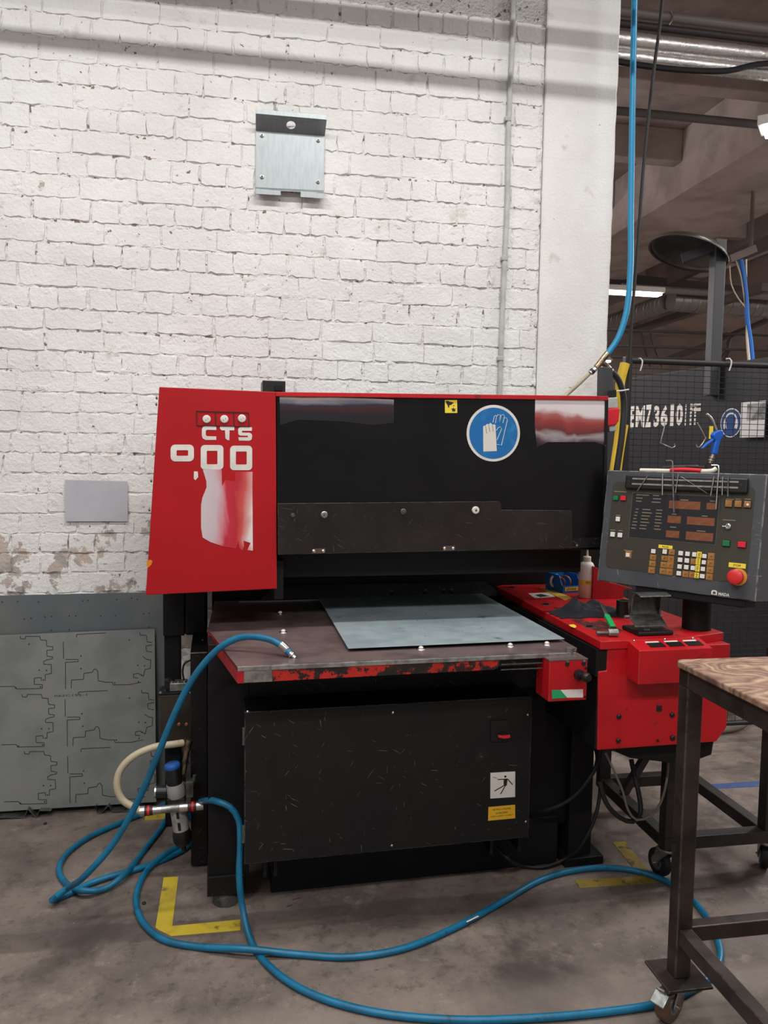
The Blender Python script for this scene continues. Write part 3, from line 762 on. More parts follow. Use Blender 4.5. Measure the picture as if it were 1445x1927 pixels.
build(ch, 'side_lip', RED, table, label='red slanted side lip')
ch = MB(MF)
q2 = (tl3[0], 3.50)
ch.add([(q1[0],q1[1],zb),(q2[0],q2[1],zb),(q2[0],q2[1],TZ-.003),(q1[0],q1[1],TZ-.003),(q1[0]+.02,q1[1],zb),(q2[0]+.02,q2[1],zb),(q2[0]+.02,q2[1],TZ-.003),(q1[0]+.02,q1[1],TZ-.003)],
       [(0,1,2,3),(4,7,6,5),(0,4,5,1),(3,2,6,7),(0,3,7,4),(1,5,6,2)])
build(ch, 'side_lip', BLACK, table)
p, q = FT.px(450,1135), FT.px(604,1131)
build(MB(FT).box(p[0], q[0], 3.455, 3.463, 0, .004), 'ground_strip', CHROME, table, bevel=.001)
build(MB(FT).box(q[0]-.35, 1.24, 3.463, 3.470, 0, .003), 'ground_strip', DARK_STEEL, table)
for px_, py_ in ((527,1155),(533,1190),(792,1222),(960,1216),(1029,1213)):
    u, v = FT.px(px_, py_)
    bt = build(MB(FT).lathe([(.016,0),(.015,.002),(.012,.004)], (u,v,0), (0,0,1), 20), 'ball_unit', CHROME, table, smooth=True)
    build(MB(FT).lathe([(.0085,.004),(.0085,.007),(.0065,.0095),(.0025,.0115)], (u,v,0), (0,0,1), 16), 'ball', LABEL_WHITE, bt, smooth=True)
# --- left leg, foot, column
leg = build(MB(MF).box(-.030, .115, 2.757, 2.90, .06, TZ-.015), 'leg', BLACK_MATT, PRESS, bevel=.003)
build(MB(MF).box(-.034, .10, 2.745, 2.91, .05, .125), 'leg_foot', BLACK, leg, bevel=.004)
build(MB(MF).lathe([(.05,0),(.05,.03),(.035,.05)], (.035,2.80,0), (0,0,1), 20), 'levelling_pad', DARK_STEEL, leg, smooth=True)
rleg = build(MB(MF).box(1.40, 1.50, 2.80, 2.95, .03, .60), 'leg', BLACK_MATT, PRESS, bevel=.003)
build(MB(MF).box(1.375, 1.545, 2.775, 2.97, 0, .035), 'foot_plate', BLACK, rleg, bevel=.003)
u, v = mb_at(1124,1590,2.83)[0], 0
build(MB(MF).lathe([(.008,.035),(.008,.06)], (1.49,2.81,0), (0,0,1), 10), 'foot_bolt', DARK_STEEL, rleg)
colz = .873
colm = MB(MF).box(-.10, -.036, 3.047, 3.39, 0.012, colz)
colp = build(colm, 'side_column', BLACK, PRESS, bevel=.002)
build(MB(MF).box(-.10, -.036, 3.046, 3.052, colz-.002, colz+.0012), 'column_edge', STEEL, colp)
u, v = mz_at(382,1204,colz)[:2]
build(MB(MF).lathe([(.005,0),(.005,.003)], (u,v,colz), (0,0,1), 10), 'column_screw', CHROME, colp)
# rear left frame seen under the red cover
build(MB(MF).box(-.225, -.135, 3.40, 3.56, .86, 1.14), 'rear_frame', BLACK_MATT, PRESS, bevel=.004)
build(MB(MF).box(-.135, -.04, 3.40, 3.56, .86, 1.075), 'rear_frame', BLACK_MATT, PRESS, bevel=.012, seg=3)
build(MB(MF).box(-.222, -.155, 3.42, 3.54, 0, .86), 'rear_post', BLACK_MATT, PRESS, bevel=.003)
# --- lubricator with smoked tank
fb = 3.30
FQ = face_b(fb)
t0 = FQ.px(300, 1396); t1 = FQ.px(361, 1305)
tank = build(MB(FQ).box(t0[0], t1[0], t0[1], t1[1], -.10, 0), 'lubricator_tank', AMBER_TANK, PRESS, label='smoked plastic lubricator tank', bevel=.006)
build(MB(FQ).box(t0[0]-.004, t1[0]+.004, t1[1], t1[1]+.008, -.105, .005), 'tank_lid', BLACK, tank, bevel=.002)
g0, g1_ = FQ.px(319,1298), FQ.px(352,1281)
vb = build(MB(FQ).box(g0[0], g1_[0], t1[1]+.008, t1[1]+.045, -.07, -.01), 'valve_block', ZINC, tank, bevel=.004)
for uu in (g0[0]+.01, (g0[0]+g1_[0])/2, g1_[0]-.01):
    build(MB(FQ).lathe([(.006,t1[1]+.045),(.006,t1[1]+.053)], (uu,0,-.018), (0,1,0), 10), 'valve_bolt', CHROME, vb)
u, v = FQ.px(318, 1275)
build(MB(FQ).lathe([(.018,t1[1]+.005),(.018,t1[1]+.04),(.021,t1[1]+.042),(.021,t1[1]+.052),(.012,t1[1]+.056)], (u,0,-.05), (0,1,0), 18), 'filler_cap', PLASTIC_BLACK, tank, smooth=True)
for cx in (302, 358):
    uu, vv = FQ.px(cx, 1303); build(MB(FQ).lathe([(.005,.005),(.005,.009)], (uu,vv+.002,0), (0,0,1), 10), 'lid_screw', CHROME, tank)
for cx in (337, 351):
    uu, vv = FQ.px(cx, 1363); build(MB(FQ).lathe([(.008,.0),(.008,.004),(.004,.006)], (uu,vv,0), (0,0,1), 12), 'sight_glass', COPPER, tank)
pts = [FQ.px(346,1285), FQ.px(343,1268), FQ.px(347,1252), FQ.px(360,1245)]
build(MB(FQ).tube([(a,b_,-.03) for a,b_ in pts], .004, 8, .01), 'grease_line', RUBBER, tank, smooth=True)
# --- electrical cabinet under the table
cbz = 2.60; FK = face_b(cbz)
c00, c01, c10, c11 = FK.px(461,1616), FK.px(461,1341), FK.px(995,1576), FK.px(995,1308)
kz0, kz1 = (c00[1]+c10[1])/2, (c01[1]+c11[1])/2
ka0, ka1 = .094, (c10[0]+c11[0])/2
cab = build(MB(MF).box(ka0, ka1, cbz+.003, 2.82, kz0, kz1), 'electrical_cabinet', BLACK_MATT, PRESS, label='black electrical cabinet under the table', bevel=.003)
build(MB(FK).box(ka0-.001, ka1+.001, kz0-.003, kz1+.002, -.003, .012), 'cabinet_door', BLACK_CAB, cab, bevel=.002)
dn = .012
FKd = FK.off(dn)
for x_, y_ in ((466,1331),(739,1333),(993,1345),(737,1591),(989,1546)):
    u, v = FKd.px(x_, y_ if y_ > 1335 else y_+8)
    build(MB(FKd).lathe([(.0045,0),(.0045,.0025),(.002,.004)], (u,v,0), (0,0,1), 10), 'door_screw', CHROME, cab)
for y0, y1 in ((1368,1400),(1552,1584)):
    v0, v1 = FK.px(459,y1)[1], FK.px(459,y0)[1]
    build(MB(FK).cyl((ka0-.004,v0,.006), (ka0-.004,v1,.006), .005, 10), 'hinge', DARK_STEEL, cab)
C4 = lambda pts: crop(pts, 840, 1330, 8.376)
sw = ppoly(cab, 'main_switch', FKd, C4([(690,215),(985,200),(985,530),(690,540)]), PLASTIC_BLACK, 0, .006)
pl = pxs(FKd, C4([(785,412),(872,425),(970,410),(972,455),(880,470),(785,452)]))
build(MB(FKd).prism(pl, .014, .024), 'switch_handle', mat('red_handle', srgb(206,44,54), .4), sw, label='red rotary switch handle', bevel=.002)
u, v = FKd.px(*C4([(875,435)])[0]); build(MB(FKd).lathe([(.012,.006),(.011,.016)], (u,v,0), (0,0,1), 16), 'switch_hub', PLASTIC_BLACK, sw)
st = ppoly(cab, 'shock_sign', FKd, C4([(692,1040),(1082,1018),(1080,1420),(690,1445)]), LABEL_WHITE, .0002, .0012, label='white electric shock warning sign with falling figure')
u, v = FKd.px(*C4([(926,1097)])[0]); build(MB(FKd).prism(circ(u,v,.0042,16), .0012, .0017), 'pictogram', INK, st)
for seg_, w in ((((805,1145),(965,1135)),.0032),(((965,1140),(1040,1225)),.0036),(((755,1325),(905,1240)),.0034),(((850,1375),(930,1235)),.0036),(((730,1110),(765,1112)),.0014),(((765,1112),(795,1130)),.0014)):
    a, b_ = pxs(FKd, C4(seg_)); build(MB(FKd).bar((a[0],a[1],.0014),(b_[0],b_[1],.0014), .0007, w, (0,0,1)), 'pictogram', INK, st)
ppoly(st, 'pictogram', FKd, C4([(898,1150),(960,1140),(948,1240),(900,1245)]), INK, .0012, .0017)
yl = ppoly(cab, 'warning_plate', FKd, C4([(660,1580),(1080,1542),(1082,1755),(655,1795)]), ORANGE_STICKER, .0002, .0012, label='amber plate with French warning text')
for txt, a, b_ in (('NE PAS UTILISER',(725,1640),(1015,1585)),('LA MACHINE',(770,1695),(960,1645)),('AVEC CAPOT OUVERT',(690,1745),(1045,1690))):
    p, q = pxs(FKd, C4([a, b_]))
    mb = MB(FKd); text_mb(mb, txt, p[0], q[0], p[1]+.001, q[1], .0012, .0016); build(mb, 'lettering', INK, yl)
# dark fascia between cabinet and table, body right of the cabinet, plinth
build(MB(MF).box(.10, 1.32, 2.76, 2.83, kz1-.02, TZ-.06), 'under_table_fascia', BLACK, PRESS, bevel=.003)
build(MB(MF).box(ka1+.02, 1.47, 2.84, 3.50, .14, .93), 'machine_body', BLACK_MATT, PRESS, bevel=.02, seg=3)
build(MB(MF).box(.12, 1.2, 2.83, 3.50, .20, .93), 'machine_frame', BLACK_MATT, PRESS)
build(MB(MF).box(.20, 1.36, 2.815, 3.40, 0, .20), 'plinth', BLACK_MATT, PRESS, bevel=.004)
for px_ in (500, 520, 932, 985):
    u, v = FK.px(px_, 1600)
    build(MB(MF).box(u-.006, u+.006, 2.64, 2.815, kz0-.085, kz0-.003), 'cabinet_bracket', BLACK, PRESS)
# --- red carriage housing on the right
bw = mz_at(1130,1207,RZ)[1]
a0 = mz_at(1130,1207,RZ)[0]; a0b = mz_at(930,1100,RZ)[0]
AR = 1.83
FW = face_zm(RZ)
top = build(MB(FW).prism([(a0,bw),(a0+.32,bw),(AR,bw+.06),(AR,3.58),(a0b+.03,3.58),(a0b-.01,3.55)], -.03, 0), 'carriage_top', RED, PRESS, label='red carriage housing worktop with worn paint', bevel=.0025)
HP = face_b(bw+.006)
body = MB(HP)
pn = pxs(HP, [(1143,1222),(1145,1262),(1126,1264),(1124,1412)])
zbt = pn[3][1]
body.prism([(pn[0][0],RZ-.03),(pn[0][0],pn[1][1]),(pn[2][0],pn[2][1]),(pn[3][0],zbt),(AR-.05,zbt-.0),(AR-.01,zbt+.05),(AR-.01,RZ-.03)], -.75, 0)
hp = build(body, 'carriage_housing', RED, PRESS, label='red carriage housing front', bevel=.003)
build(MB(MF).box(pn[3][0]-.008, pn[3][0]-.0005, bw+.012, 3.3, zbt+.004, RZ-.03), 'carriage_slot', BLACK_MATT, hp)
build(MB(MF).box(pn[2][0]-.009, pn[0][0]-.0005, bw+.010, 3.3, pn[1][1]-.02, RZ-.03), 'carriage_slot', BLACK_MATT, hp)
sk = MB(HP); sk.prism([(pn[3][0]+.03,zbt),(AR-.02,zbt),(AR-.03,zbt-.07),(AR-.14,zbt-.10),(pn[3][0]+.16,zbt-.06)], -.7, -.05)
build(sk, 'housing_skirt', BLACK_MATT, hp, bevel=.004)
for cx, cy, r in ((1164,1348,.0085),(1163,1393,.0085),(1264,1345,.0085),(1265,1388,.0095),(1237,1393,.004)):
    u, v = HP.px(cx, cy)
    bo = build(MB(HP).lathe([(r,0),(r,.006),(r*.7,.008)], (u,v,0), (0,0,1), 14), 'housing_bolt', PLASTIC_BLACK, hp)
pl = pxs(HP, [(1235,1328),(1245,1328),(1245,1339),(1235,1339)]); build(MB(HP).prism(pl, .0, .001), 'square_hole', INK, hp)
# hatch seam and black hinge marks on the worktop
for cx, cy, w in ((963,1106,.03),(1027,1138,.03),(1109,1180,.03)):
    u, v = FW.px(cx, cy); k = build(MB(FW).box(u-.018, u+.018, v-.02, v+.02, 0, .0015), 'latch', DARK_STEEL, top)
    build(MB(FW).box(u-.012, u+.012, v-.003, v+.003, .0015, .006), 'latch_tongue', BLACK, k)
ppoly(top, 'yellow_strip', FW, [(1013,1106),(1027,1105),(1077,1125),(1063,1130)], mat('faded_yellow_strip', srgb(206,172,64), .55), .0002, .0008)
wl = ppoly(top, 'paper_label', FW, [(994,1117),(1031,1115),(1045,1123),(1006,1126)], LABEL_WHITE, .0002, .0008)
ppoly(wl, 'print_mark', FW, [(1006,1120),(1018,1118),(1034,1122),(1016,1124)], INK, .0008, .001)
ppoly(top, 'warning_triangle', FW, [(1070,1176),(1080,1175),(1085,1179),(1081,1182),(1073,1179)], YELLOW_STICKER, .0002, .0008)
ppoly(top, 'oil_stain', FW, [(1040,1142),(1060,1146),(1110,1172),(1128,1166),(1172,1186),(1160,1196),(1130,1190),(1080,1170)], mat('oily_grime', srgb(70,34,32), .4, patch=(srgb(150,24,28), 18, .5, .08)), .0002, .0005)
# upright at the back of the worktop
b_u = 3.16
FU = face_b(b_u)
pl = pxs(FU, [(1117,1066),(1145,1076),(1147,1096),(1161,1099),(1162,1128),(1117,1124)])
build(MB(FU).prism([(pl[0][0],RZ),(pl[0][0],pl[0][1]),(pl[1][0],pl[1][1]),(pl[2][0],pl[2][1]),(pl[3][0],pl[3][1]),(pl[3][0]+.08,RZ+.045),(AR-.02,RZ+.04),(AR-.02,RZ)], -.02, 0), 'upstand', RED, top, bevel=.002)
# --- switch box hung on the front
Ad = 1.405
def on_a(x, y, a):
    d = ray(x, y); t = a/d.dot(XM); p = CAM+d*t
    return (a, p.dot(YM), p.z)
f_tl = on_a(1204,1225,Ad); f_bl = on_a(1197,1289,Ad); k_tl = on_a(1180,1205,Ad)
fbx = max(bw-.20, min(bw-.05, (f_tl[1]+f_bl[1])/2))
FB2 = face_b(fbx)
sa0, stz = FB2.px(1203,1225); sbz = FB2.px(1197,1289)[1]; sa1 = FB2.px(1340,1222)[0]
zbk = min(RZ+.0, face_b(bw).px(1180,1204)[1])
sbm = MB(MF)
sbm.add([(sa0,fbx,sbz),(sa1,fbx,sbz),(sa1,fbx,stz),(sa0,fbx,stz),(sa0,bw+.006,sbz+.005),(sa1,bw+.006,sbz+.005),(sa1,bw+.006,zbk),(sa0,bw+.006,zbk)],
        [(0,1,2,3),(4,7,6,5),(0,4,5,1),(3,2,6,7),(0,3,7,4),(1,5,6,2)])
sbox = build(sbm, 'switch_box', RED, PRESS, label='red switch box on the carriage front', bevel=.002)
# tilted top of the box as a frame
o_ = MF.pt(sa0,fbx,stz); ex = XM; ey = (MF.pt(sa0,bw+.006,zbk)-o_)
FTB = Frame(o_, ex, ey)
Ltop = ey.length
for i in range(3):
    u0 = .055+i*(sa1-sa0-.06)/3; w_ = (sa1-sa0)*.21
    k = build(MB(FTB).box(u0, u0+w_, .02, Ltop*.62, 0, .002), 'switch_window', PLASTIC_BLACK, sbox)
    build(MB(FTB).box(u0, u0+w_*.86, Ltop*.62, Ltop*.74, 0, .002), 'window_label', LABEL_WHITE, k)
for uu in (.02, (sa1-sa0)*.5, (sa1-sa0)-.03):
    build(MB(FTB).lathe([(.005,0),(.005,.004),(.002,.006)], (uu,Ltop*.86,0), (0,0,1), 10), 'lid_screw', CHROME, sbox)
# --- red clamp box at the end of the table
kb = tf-.045
FX = face_b(kb)
x0, zt_ = FX.px(1034,1243); x1, _z = FX.px(1106,1237); z0_ = FX.px(1034,1321)[1]
cx0 = x0-.0
kbx = build(MB(MF).box(cx0, x1, kb, tf+.06, z0_, zt_), 'clamp_box', RED, PRESS, label='red clamp box at the table corner', bevel=.003)
build(MB(MF).box(cx0-.001, x1+.001, kb-.001, tf+.061, zt_-.004, zt_+.0015), 'clamp_box_lid', TABLE_STEEL, kbx, bevel=.001)
C8 = lambda pts: crop(pts, 900, 1020, 3.141)
gl = ppoly(kbx, 'green_white_label', FX, C8([(433,875),(485,874),(525,920),(436,926)]), mat('green_vinyl', srgb(30,150,90), .5), .0003, .001)
ppoly(kbx, 'white_label', FX, C8([(485,874),(618,870),(618,918),(525,920)]), LABEL_WHITE, .0003, .001)
u, v = FX.px(*C8([(628,780)])[0])
kn = build(MB(FX).lathe([(.018,0),(.018,.012),(.010,.014),(.010,.03)], (u-.022,v-.0,0), (0,0,1), 16), 'knob_base', PLASTIC_BLACK, kbx, smooth=True)
build(MB(FX).lathe([(.004,.03),(.012,.032),(.017,.040),(.017,.048),(.012,.058),(.004,.061)], (u-.026,v+.002,0), (.22,0,1), 18), 'ball_knob', PLASTIC_BLACK, kn, smooth=True)
for cx, cy in ((525,722),(622,718)):
    u, v = FX.px(*C8([(cx,cy)])[0])
    k = build(MB(FX).prism(circ(u,v,.008,16), 0, .0015), 'keyhole', INK, kbx)
    build(MB(FX).lathe([(.0045,.0015),(.0045,.004)], (u,v+.010,0), (0,0,1), 10), 'keyhole_screw', CHROME, k)
for cx, cy in ((630,915),(635,745)):
    u, v = FX.px(*C8([(cx,cy)])[0]); build(MB(FX).lathe([(.004,0),(.004,.003)], (u,v,0), (0,0,1), 10), 'box_screw', PLASTIC_BLACK, kbx)
u, v = FW.px(1073,1222)
zt2 = zt_+.0015
u = mb_at(1073,1225,tf+.01)[0]
build(MB(MF).lathe([(.014,0),(.014,.02),(.016,.022),(.016,.026),(.009,.027)], (u,tf+.01,zt2), (0,0,1), 18), 'cap_nut', STEEL, kbx, smooth=True)
# pivot fitting lying at the worktop corner
u, v = FW.px(1150,1197)
pf = build(MB(FW).cyl((u-.055,v+.005,.012), (u-.012,v-.005,.012), .008, 14), 'pivot_pin', DARK_STEEL, top)
build(MB(FW).cyl((u-.015,v-.004,.014), (u+.018,v-.012,.014), .0145, 18), 'pivot_bush', STEEL, pf)
# black hose loops under the housing
build(MB(MF).tube([mb_at(996,1528,2.80), mb_at(1030,1524,2.74), mb_at(1070,1506,2.70), mb_at(1105,1470,2.68), mb_at(1124,1430,2.70), (1.47,2.86,.60)], .008, 10, .02), 'power_cable', RUBBER, PRESS, smooth=True)
build(MB(MF).tube([mb_at(932,1592,2.75), mb_at(955,1615,2.70), (lambda p: (p[0],p[1],.012))(mz_at(985,1630,.012)), mz_at(1020,1632,.012), mz_at(1060,1618,.03), mb_at(1095,1588,2.72), mb_at(1122,1530,2.72), mb_at(1130,1470,2.74), mb_at(1127,1420,2.76), (1.50,2.86,.62)], .0075, 10, .02), 'power_cable', RUBBER, PRESS, smooth=True)
build(MB(MF).tube([mb_at(1128,1470,2.55), mb_at(1140,1510,2.53), mb_at(1165,1538,2.52), mb_at(1190,1546,2.52), mb_at(1205,1530,2.54), (1.56,2.62,.5)], .009, 10, .02), 'loop_hose', RUBBER, PRESS, smooth=True)
build(MB(MF).tube([mb_at(1139,1416,2.5), mb_at(1155,1450,2.5), mb_at(1172,1490,2.5), mb_at(1182,1525,2.5), mb_at(1198,1543,2.5), mb_at(1225,1535,2.5), mb_at(1243,1510,2.52), mb_at(1254,1470,2.56), mb_at(1258,1425,2.6)], .0045, 8, .02), 'foot_cable', mat('dirty_grey_cable', srgb(110,102,94), .5), PRESS, smooth=True)
# red socket on the machine's right end
ps = MB(FC.off(-.12))
FS = FC.off(-.12)
sk = build(MB(FS).prism(pxs(FS, [(1143,769),(1167,767),(1165,792),(1160,800),(1144,803)]), -.04, .0), 'power_socket', KEY_RED, PRESS, label='red five-pin power plug', bevel=.006)
build(MB(FS).prism(pxs(FS, [(1144,748),(1163,747),(1164,768),(1144,769)]), -.035, -.003), 'socket_body', CONDUIT_GREY, sk, bevel=.004)
build(MB(FS).prism(pxs(FS, [(1147,803),(1162,801),(1161,811),(1149,813)]), -.035, -.005), 'plug_grip', CONDUIT_GREY, sk, bevel=.004)
build(MB(FS).prism(pxs(FS, [(1144,734),(1161,733),(1161,747),(1144,748)]), -.04, -.003), 'socket_hood', PLASTIC_BLACK, sk, bevel=.003)
build(MB(FC.off(-.2)).prism(pxs(FC.off(-.2), [(1134,690),(1153,692),(1155,760),(1133,745)]), -.05, 0), 'grey_bracket', POST_GREY, PRESS, bevel=.003)

# ================================================================== SHEET ON THE TABLE
FT2 = face_zm(TZ+.0118)
sp = [FT2.px(655,1221), FT2.px(1062,1203), FT2.px(906,1118), FT2.px(600,1127)]
sheet = build(MB(FT2).prism(sp, 0, .003), 'steel_sheet', SHEET_STEEL, None, 'blue-grey steel sheet lying on the press table', 'metal sheet', bevel=.0006)
rn = random.Random(5)
for cx, cy, w in ((730,1117,.002),(790,1116,.002),(716,1135,.002),(765,1152,.0015),(767,1161,.0015),(785,1165,.0015),(800,1153,.0015),(820,1150,.0015),(752,1180,.0012),(766,1178,.0012),(795,1182,.0012),(842,1178,.0012),(870,1185,.0012),(905,1178,.0012),(690,1172,.0012),(800,1194,.0012)):
    u, v = FT2.px(cx, cy+4)
    build(MB(FT2).box(u-w, u+w, v-w*rn.uniform(1,5), v+w*2, .003, .0034), 'surface_nick', rn.choice([INK, INK, LABEL_WHITE]), sheet)

# ================================================================== HOSES
def hpath(spec):
    out = []
    for k, x, y, d in spec:
        out.append(at_z(x, y, d) if k == 'z' else at_y(x, y, d))
    return out
R1 = .0115
A = hpath([('z',545,1229,TZ+.014),('y',534,1218,2.50),('y',515,1206,2.52),('y',488,1199,2.55),('y',455,1199,2.58),('y',422,1213,2.60),('y',388,1244,2.62),('y',358,1285,2.635),('y',330,1340,2.65),('y',298,1418,2.665),('y',262,1502,2.69),('y',215,1585,2.71),('y',160,1648,2.73),('z',125,1673,.050),
           ('z',106,1687,.046),('z',98,1694,.030),('z',106,1692,.013),('z',132,1681,.012),('z',165,1664,.014),('z',205,1650,.016),('z',262,1634,.014),('z',318,1613,.012),('z',352,1594,.012),('z',375,1560,.012),('z',350,1532,.012),('z',326,1531,.012),('z',300,1563,.012),('z',265,1608,.012),('z',232,1648,.030),('z',195,1673,.016),('z',155,1676,.030),('z',124,1662,.012),('z',111,1636,.012),('z',126,1606,.012),('z',170,1574,.012),('z',228,1548,.012),('z',277,1528,.012),('z',315,1512,.012)])
hA = empty('air_hose', at_z(150,1660,0), 'blue air hose rising in an arc from the floor onto the press table', 'hose', 'blue air hoses')
build(MB().tube(A, R1, 12, .02), 'hose_body', HOSE_BLUE, hA, smooth=True)
e0, e1 = A[0], A[1]; dr = (e0-e1).normalized()
build(MB().lathe([(.0135,-.030),(.0135,-.004),(.012,0),(.010,.002),(.010,.016),(.013,.018),(.013,.024),(.008,.026),(.008,.036),(.004,.038)], e0-dr*.012, dr, 16), 'hose_nozzle', CHROME, hA, smooth=True)
REG_Y = 2.98
B = hpath([('z',372,1578,.012),('z',345,1591,.012),('z',312,1607,.028),('z',283,1630,.016),('z',263,1662,.012),('z',256,1697,.012),('z',270,1737,.012),('z',310,1769,.012),('z',375,1782,.012),('z',465,1786,.030),('z',560,1796,.012),('z',655,1801,.012),('z',755,1786,.012),('z',855,1746,.012),('z',945,1697,.012),('z',1015,1657,.012),('z',1075,1639,.012),('z',1145,1633,.012),('z',1210,1642,.012),('z',1268,1666,.012),('z',1312,1703,.012),('z',1345,1755,.012),('z',1356,1800,.012),('z',1342,1832,.012),('z',1300,1863,.012),('z',1240,1888,.012),('z',1150,1903,.012),('z',1000,1916,.012),('z',850,1919,.012),('z',700,1904,.012),('z',585,1870,.012),('z',515,1826,.012),('z',474,1775,.012),('y',457,1712,2.60),('y',450,1650,2.62),('y',452,1585,2.66),('y',449,1543,2.69),('y',432,1518,2.70),('y',408,1508,2.715),('y',393,1506.5,2.79),('y',384,1507,2.90),('y',378,1508,2.945)])
hB = empty('air_hose', at_z(660,1801,0), 'long blue air hose snaking across the floor to the air regulator', 'hose', 'blue air hoses')
build(MB().tube(B, R1, 12, .02), 'hose_body', HOSE_BLUE, hB, smooth=True)
bt_ = MB()
bp = at_z(890,1729,.0235)
build(MB().bar(at_z(878,1735,.0232), at_z(900,1724,.0232), .006, .0012), 'hose_print', LABEL_WHITE, hB)
# ceiling drop
C_ = hpath([('y',1196,-160,3.60),('y',1194,0,3.60),('y',1190,200,3.60),('y',1187,400,3.60),('y',1186,510,3.59),('y',1178,590,3.58),('y',1162,638,3.58),('y',1142,667,3.58)])
hC = empty('air_hose', at_y(1142,667,3.58), 'clean blue air hose hanging down the pillar edge from the ceiling', 'hose', 'blue air hoses')
build(MB().tube([V((C_[0].x, 3.60, CEIL_Z))]+C_[1:], .0145, 12, .03), 'hose_body', HOSE_BLUE_CLEAN, hC, smooth=True)
FP = face_y(3.58)
def fpt(x, y): u, v = FP.px(x, y); return (u, v, 0)
tp = build(MB(FP).cyl(fpt(1143,665), fpt(1122,692), .0155, 14), 'tee_piece', BRASS, hC, label='dull brass tee fitting')
build(MB(FP).cyl(fpt(1120,694), fpt(1110,702), .013, 14), 'coupler', CHROME, tp)
build(MB(FP).cyl(fpt(1116,697), fpt(1112,701), .0145, 14), 'coupler_ring', PLASTIC_BLACK, tp)
build(MB(FP).cyl(fpt(1131,681), fpt(1143,690), .014, 14), 'branch', BRASS, tp)
build(MB(FP).cyl(fpt(1143,690), fpt(1152,701), .013, 14), 'coupler', CHROME, tp)
bh = [V(FP.pt(*fpt(1109,703))), at_y(1085,726,3.60), at_y(1068,741,3.62), at_y(1050,760,3.60)]
build(MB().tube(bh, .010, 10, .02), 'branch_hose', HOSE_BEIGE, None, 'beige air hose running from the brass tee down behind the press', 'hose', smooth=True)
kh = [V(FP.pt(*fpt(1151,700))), at_y(1162,712,3.58), at_y(1171,735,3.58), at_y(1174,765,3.58), at_y(1172,800,3.57), at_y(1168,835,3.56), at_y(1161,880,3.55), at_y(1150,960,3.54), at_y(1140,1040,3.52)]
build(MB().tube(kh, .0155, 12, .02), 'drop_hose', RUBBER, None, 'thick black hose from the brass tee past the yellow cable', 'hose', smooth=True)
yh = [at_y(1176,684,3.70), at_y(1167,720,3.70), at_y(1166,760,3.70), at_y(1166,800,3.69), at_y(1162,835,3.68), at_y(1155,880,3.66), at_y(1144,960,3.64), at_y(1135,1040,3.62)]
build(MB().tube(yh, .021, 12, .02, rfun=lambda t: 1.15-.35*t), 'yellow_cable', YELLOW_HOSE, None, 'thick yellow cable beside the black mesh fence post', 'cable', smooth=True)
yh2 = [at_y(1179,800,3.74), at_y(1172,840,3.73), at_y(1166,885,3.72), at_y(1160,960,3.70)]
build(MB().tube(yh2, .010, 10, .02), 'yellow_cable', YELLOW_HOSE, None, 'thin yellow cable below the black hose bend', 'cable', smooth=True)
bc = [at_y(1250,-100,3.72), at_y(1246,0,3.72), at_y(1228,150,3.72), at_y(1212,300,3.72), at_y(1199,470,3.72), at_y(1186,640,3.72), at_y(1182,720,3.72), at_y(1178,790,3.72)]
build(MB().tube([V((bc[0].x,3.72,CEIL_Z))]+bc[1:], .0085, 8, .05), 'drop_cable', RUBBER, None, 'straight dark cable dropping from the ceiling beside the blue hose', 'cable', smooth=True)

# ================================================================== AIR REGULATOR
REG = empty('air_regulator', at_y(345,1590,REG_Y), 'air filter regulator with blue knob on the press side column', 'regulator')
FR = face_y(REG_Y)
def rp(x, y, n=0): u, v = FR.px(x, y, 0); return (u, v, n)
axis_top, axis_bot = rp(324,1440), rp(345,1590)
AX = (V(FR.pt(*axis_top))-V(FR.pt(*axis_bot))).normalized()
p0 = V(FR.pt(*axis_bot)); LT = (V(FR.pt(*axis_top))-p0).length
def along(px_y): return LT*(1590-px_y)/150.0
mm = lambda px_: px_*3.02/1450
def rl(prof, name, m, parent=REG, seg=22, label=None): return build(MB().lathe([(mm(r), along(y)) for r, y in prof], p0, AX, seg), name, m, parent, smooth=True, label=label)
knob = rl([(14,1474),(14,1446),(13,1443)], 'adjust_knob', PLASTIC_BLACK)
rl([(13.8,1445),(14.4,1443),(14.4,1439),(12.5,1436.5),(4,1436)], 'knob_top', mat('blue_knob', srgb(28,86,160), .45), knob, label='blue knob top')
bodyr = rl([(16,1498),(17,1494),(17,1482),(15,1474)], 'regulator_body', mat('cast_grey', srgb(150,148,146), .45, .3))
c = p0+AX*along(1502)
build(MB(Frame(c, (1,0,0), AX)).box(-mm(16), mm(16), -mm(5), mm(5), -mm(14), mm(14)), 'mount_block', PLASTIC_BLACK, REG, bevel=.003)
bowl = rl([(14,1566),(14.5,1562),(15,1530),(14,1510)], 'filter_bowl', mat('milky_bowl', srgb(168,166,162), .35, col2=srgb(140,138,134), vscale=20))
for k_, (ya, yb) in enumerate(((1534,1522),(1556,1541))):
    cc = p0+AX*along((ya+yb)/2)
    build(MB(Frame(cc, (1,0,0), AX)).box(-mm(3), mm(2), -mm((ya-yb)/2), mm((ya-yb)/2), mm(14), mm(15.5)), 'sight_slot', INK, bowl)
rl([(6,1592),(13,1588),(17,1580),(17,1568),(15,1560)], 'drain_cup', PLASTIC_BLACK)
rl([(4,1600),(4.5,1598),(4.5,1590)], 'drain_nub', PLASTIC_BLACK)
gx = build(MB(FR).cyl(rp(294,1490), rp(313,1490), .024, 22), 'gauge', PLASTIC_BLACK, REG)
build(MB(FR).cyl(rp(291,1490), rp(296,1490), .022, 22), 'gauge_rim', CHROME, gx)
fy0, fy1 = 1519, 1508
def fl(x): return fy0+(fy1-fy0)*(x-270)/(385-270)
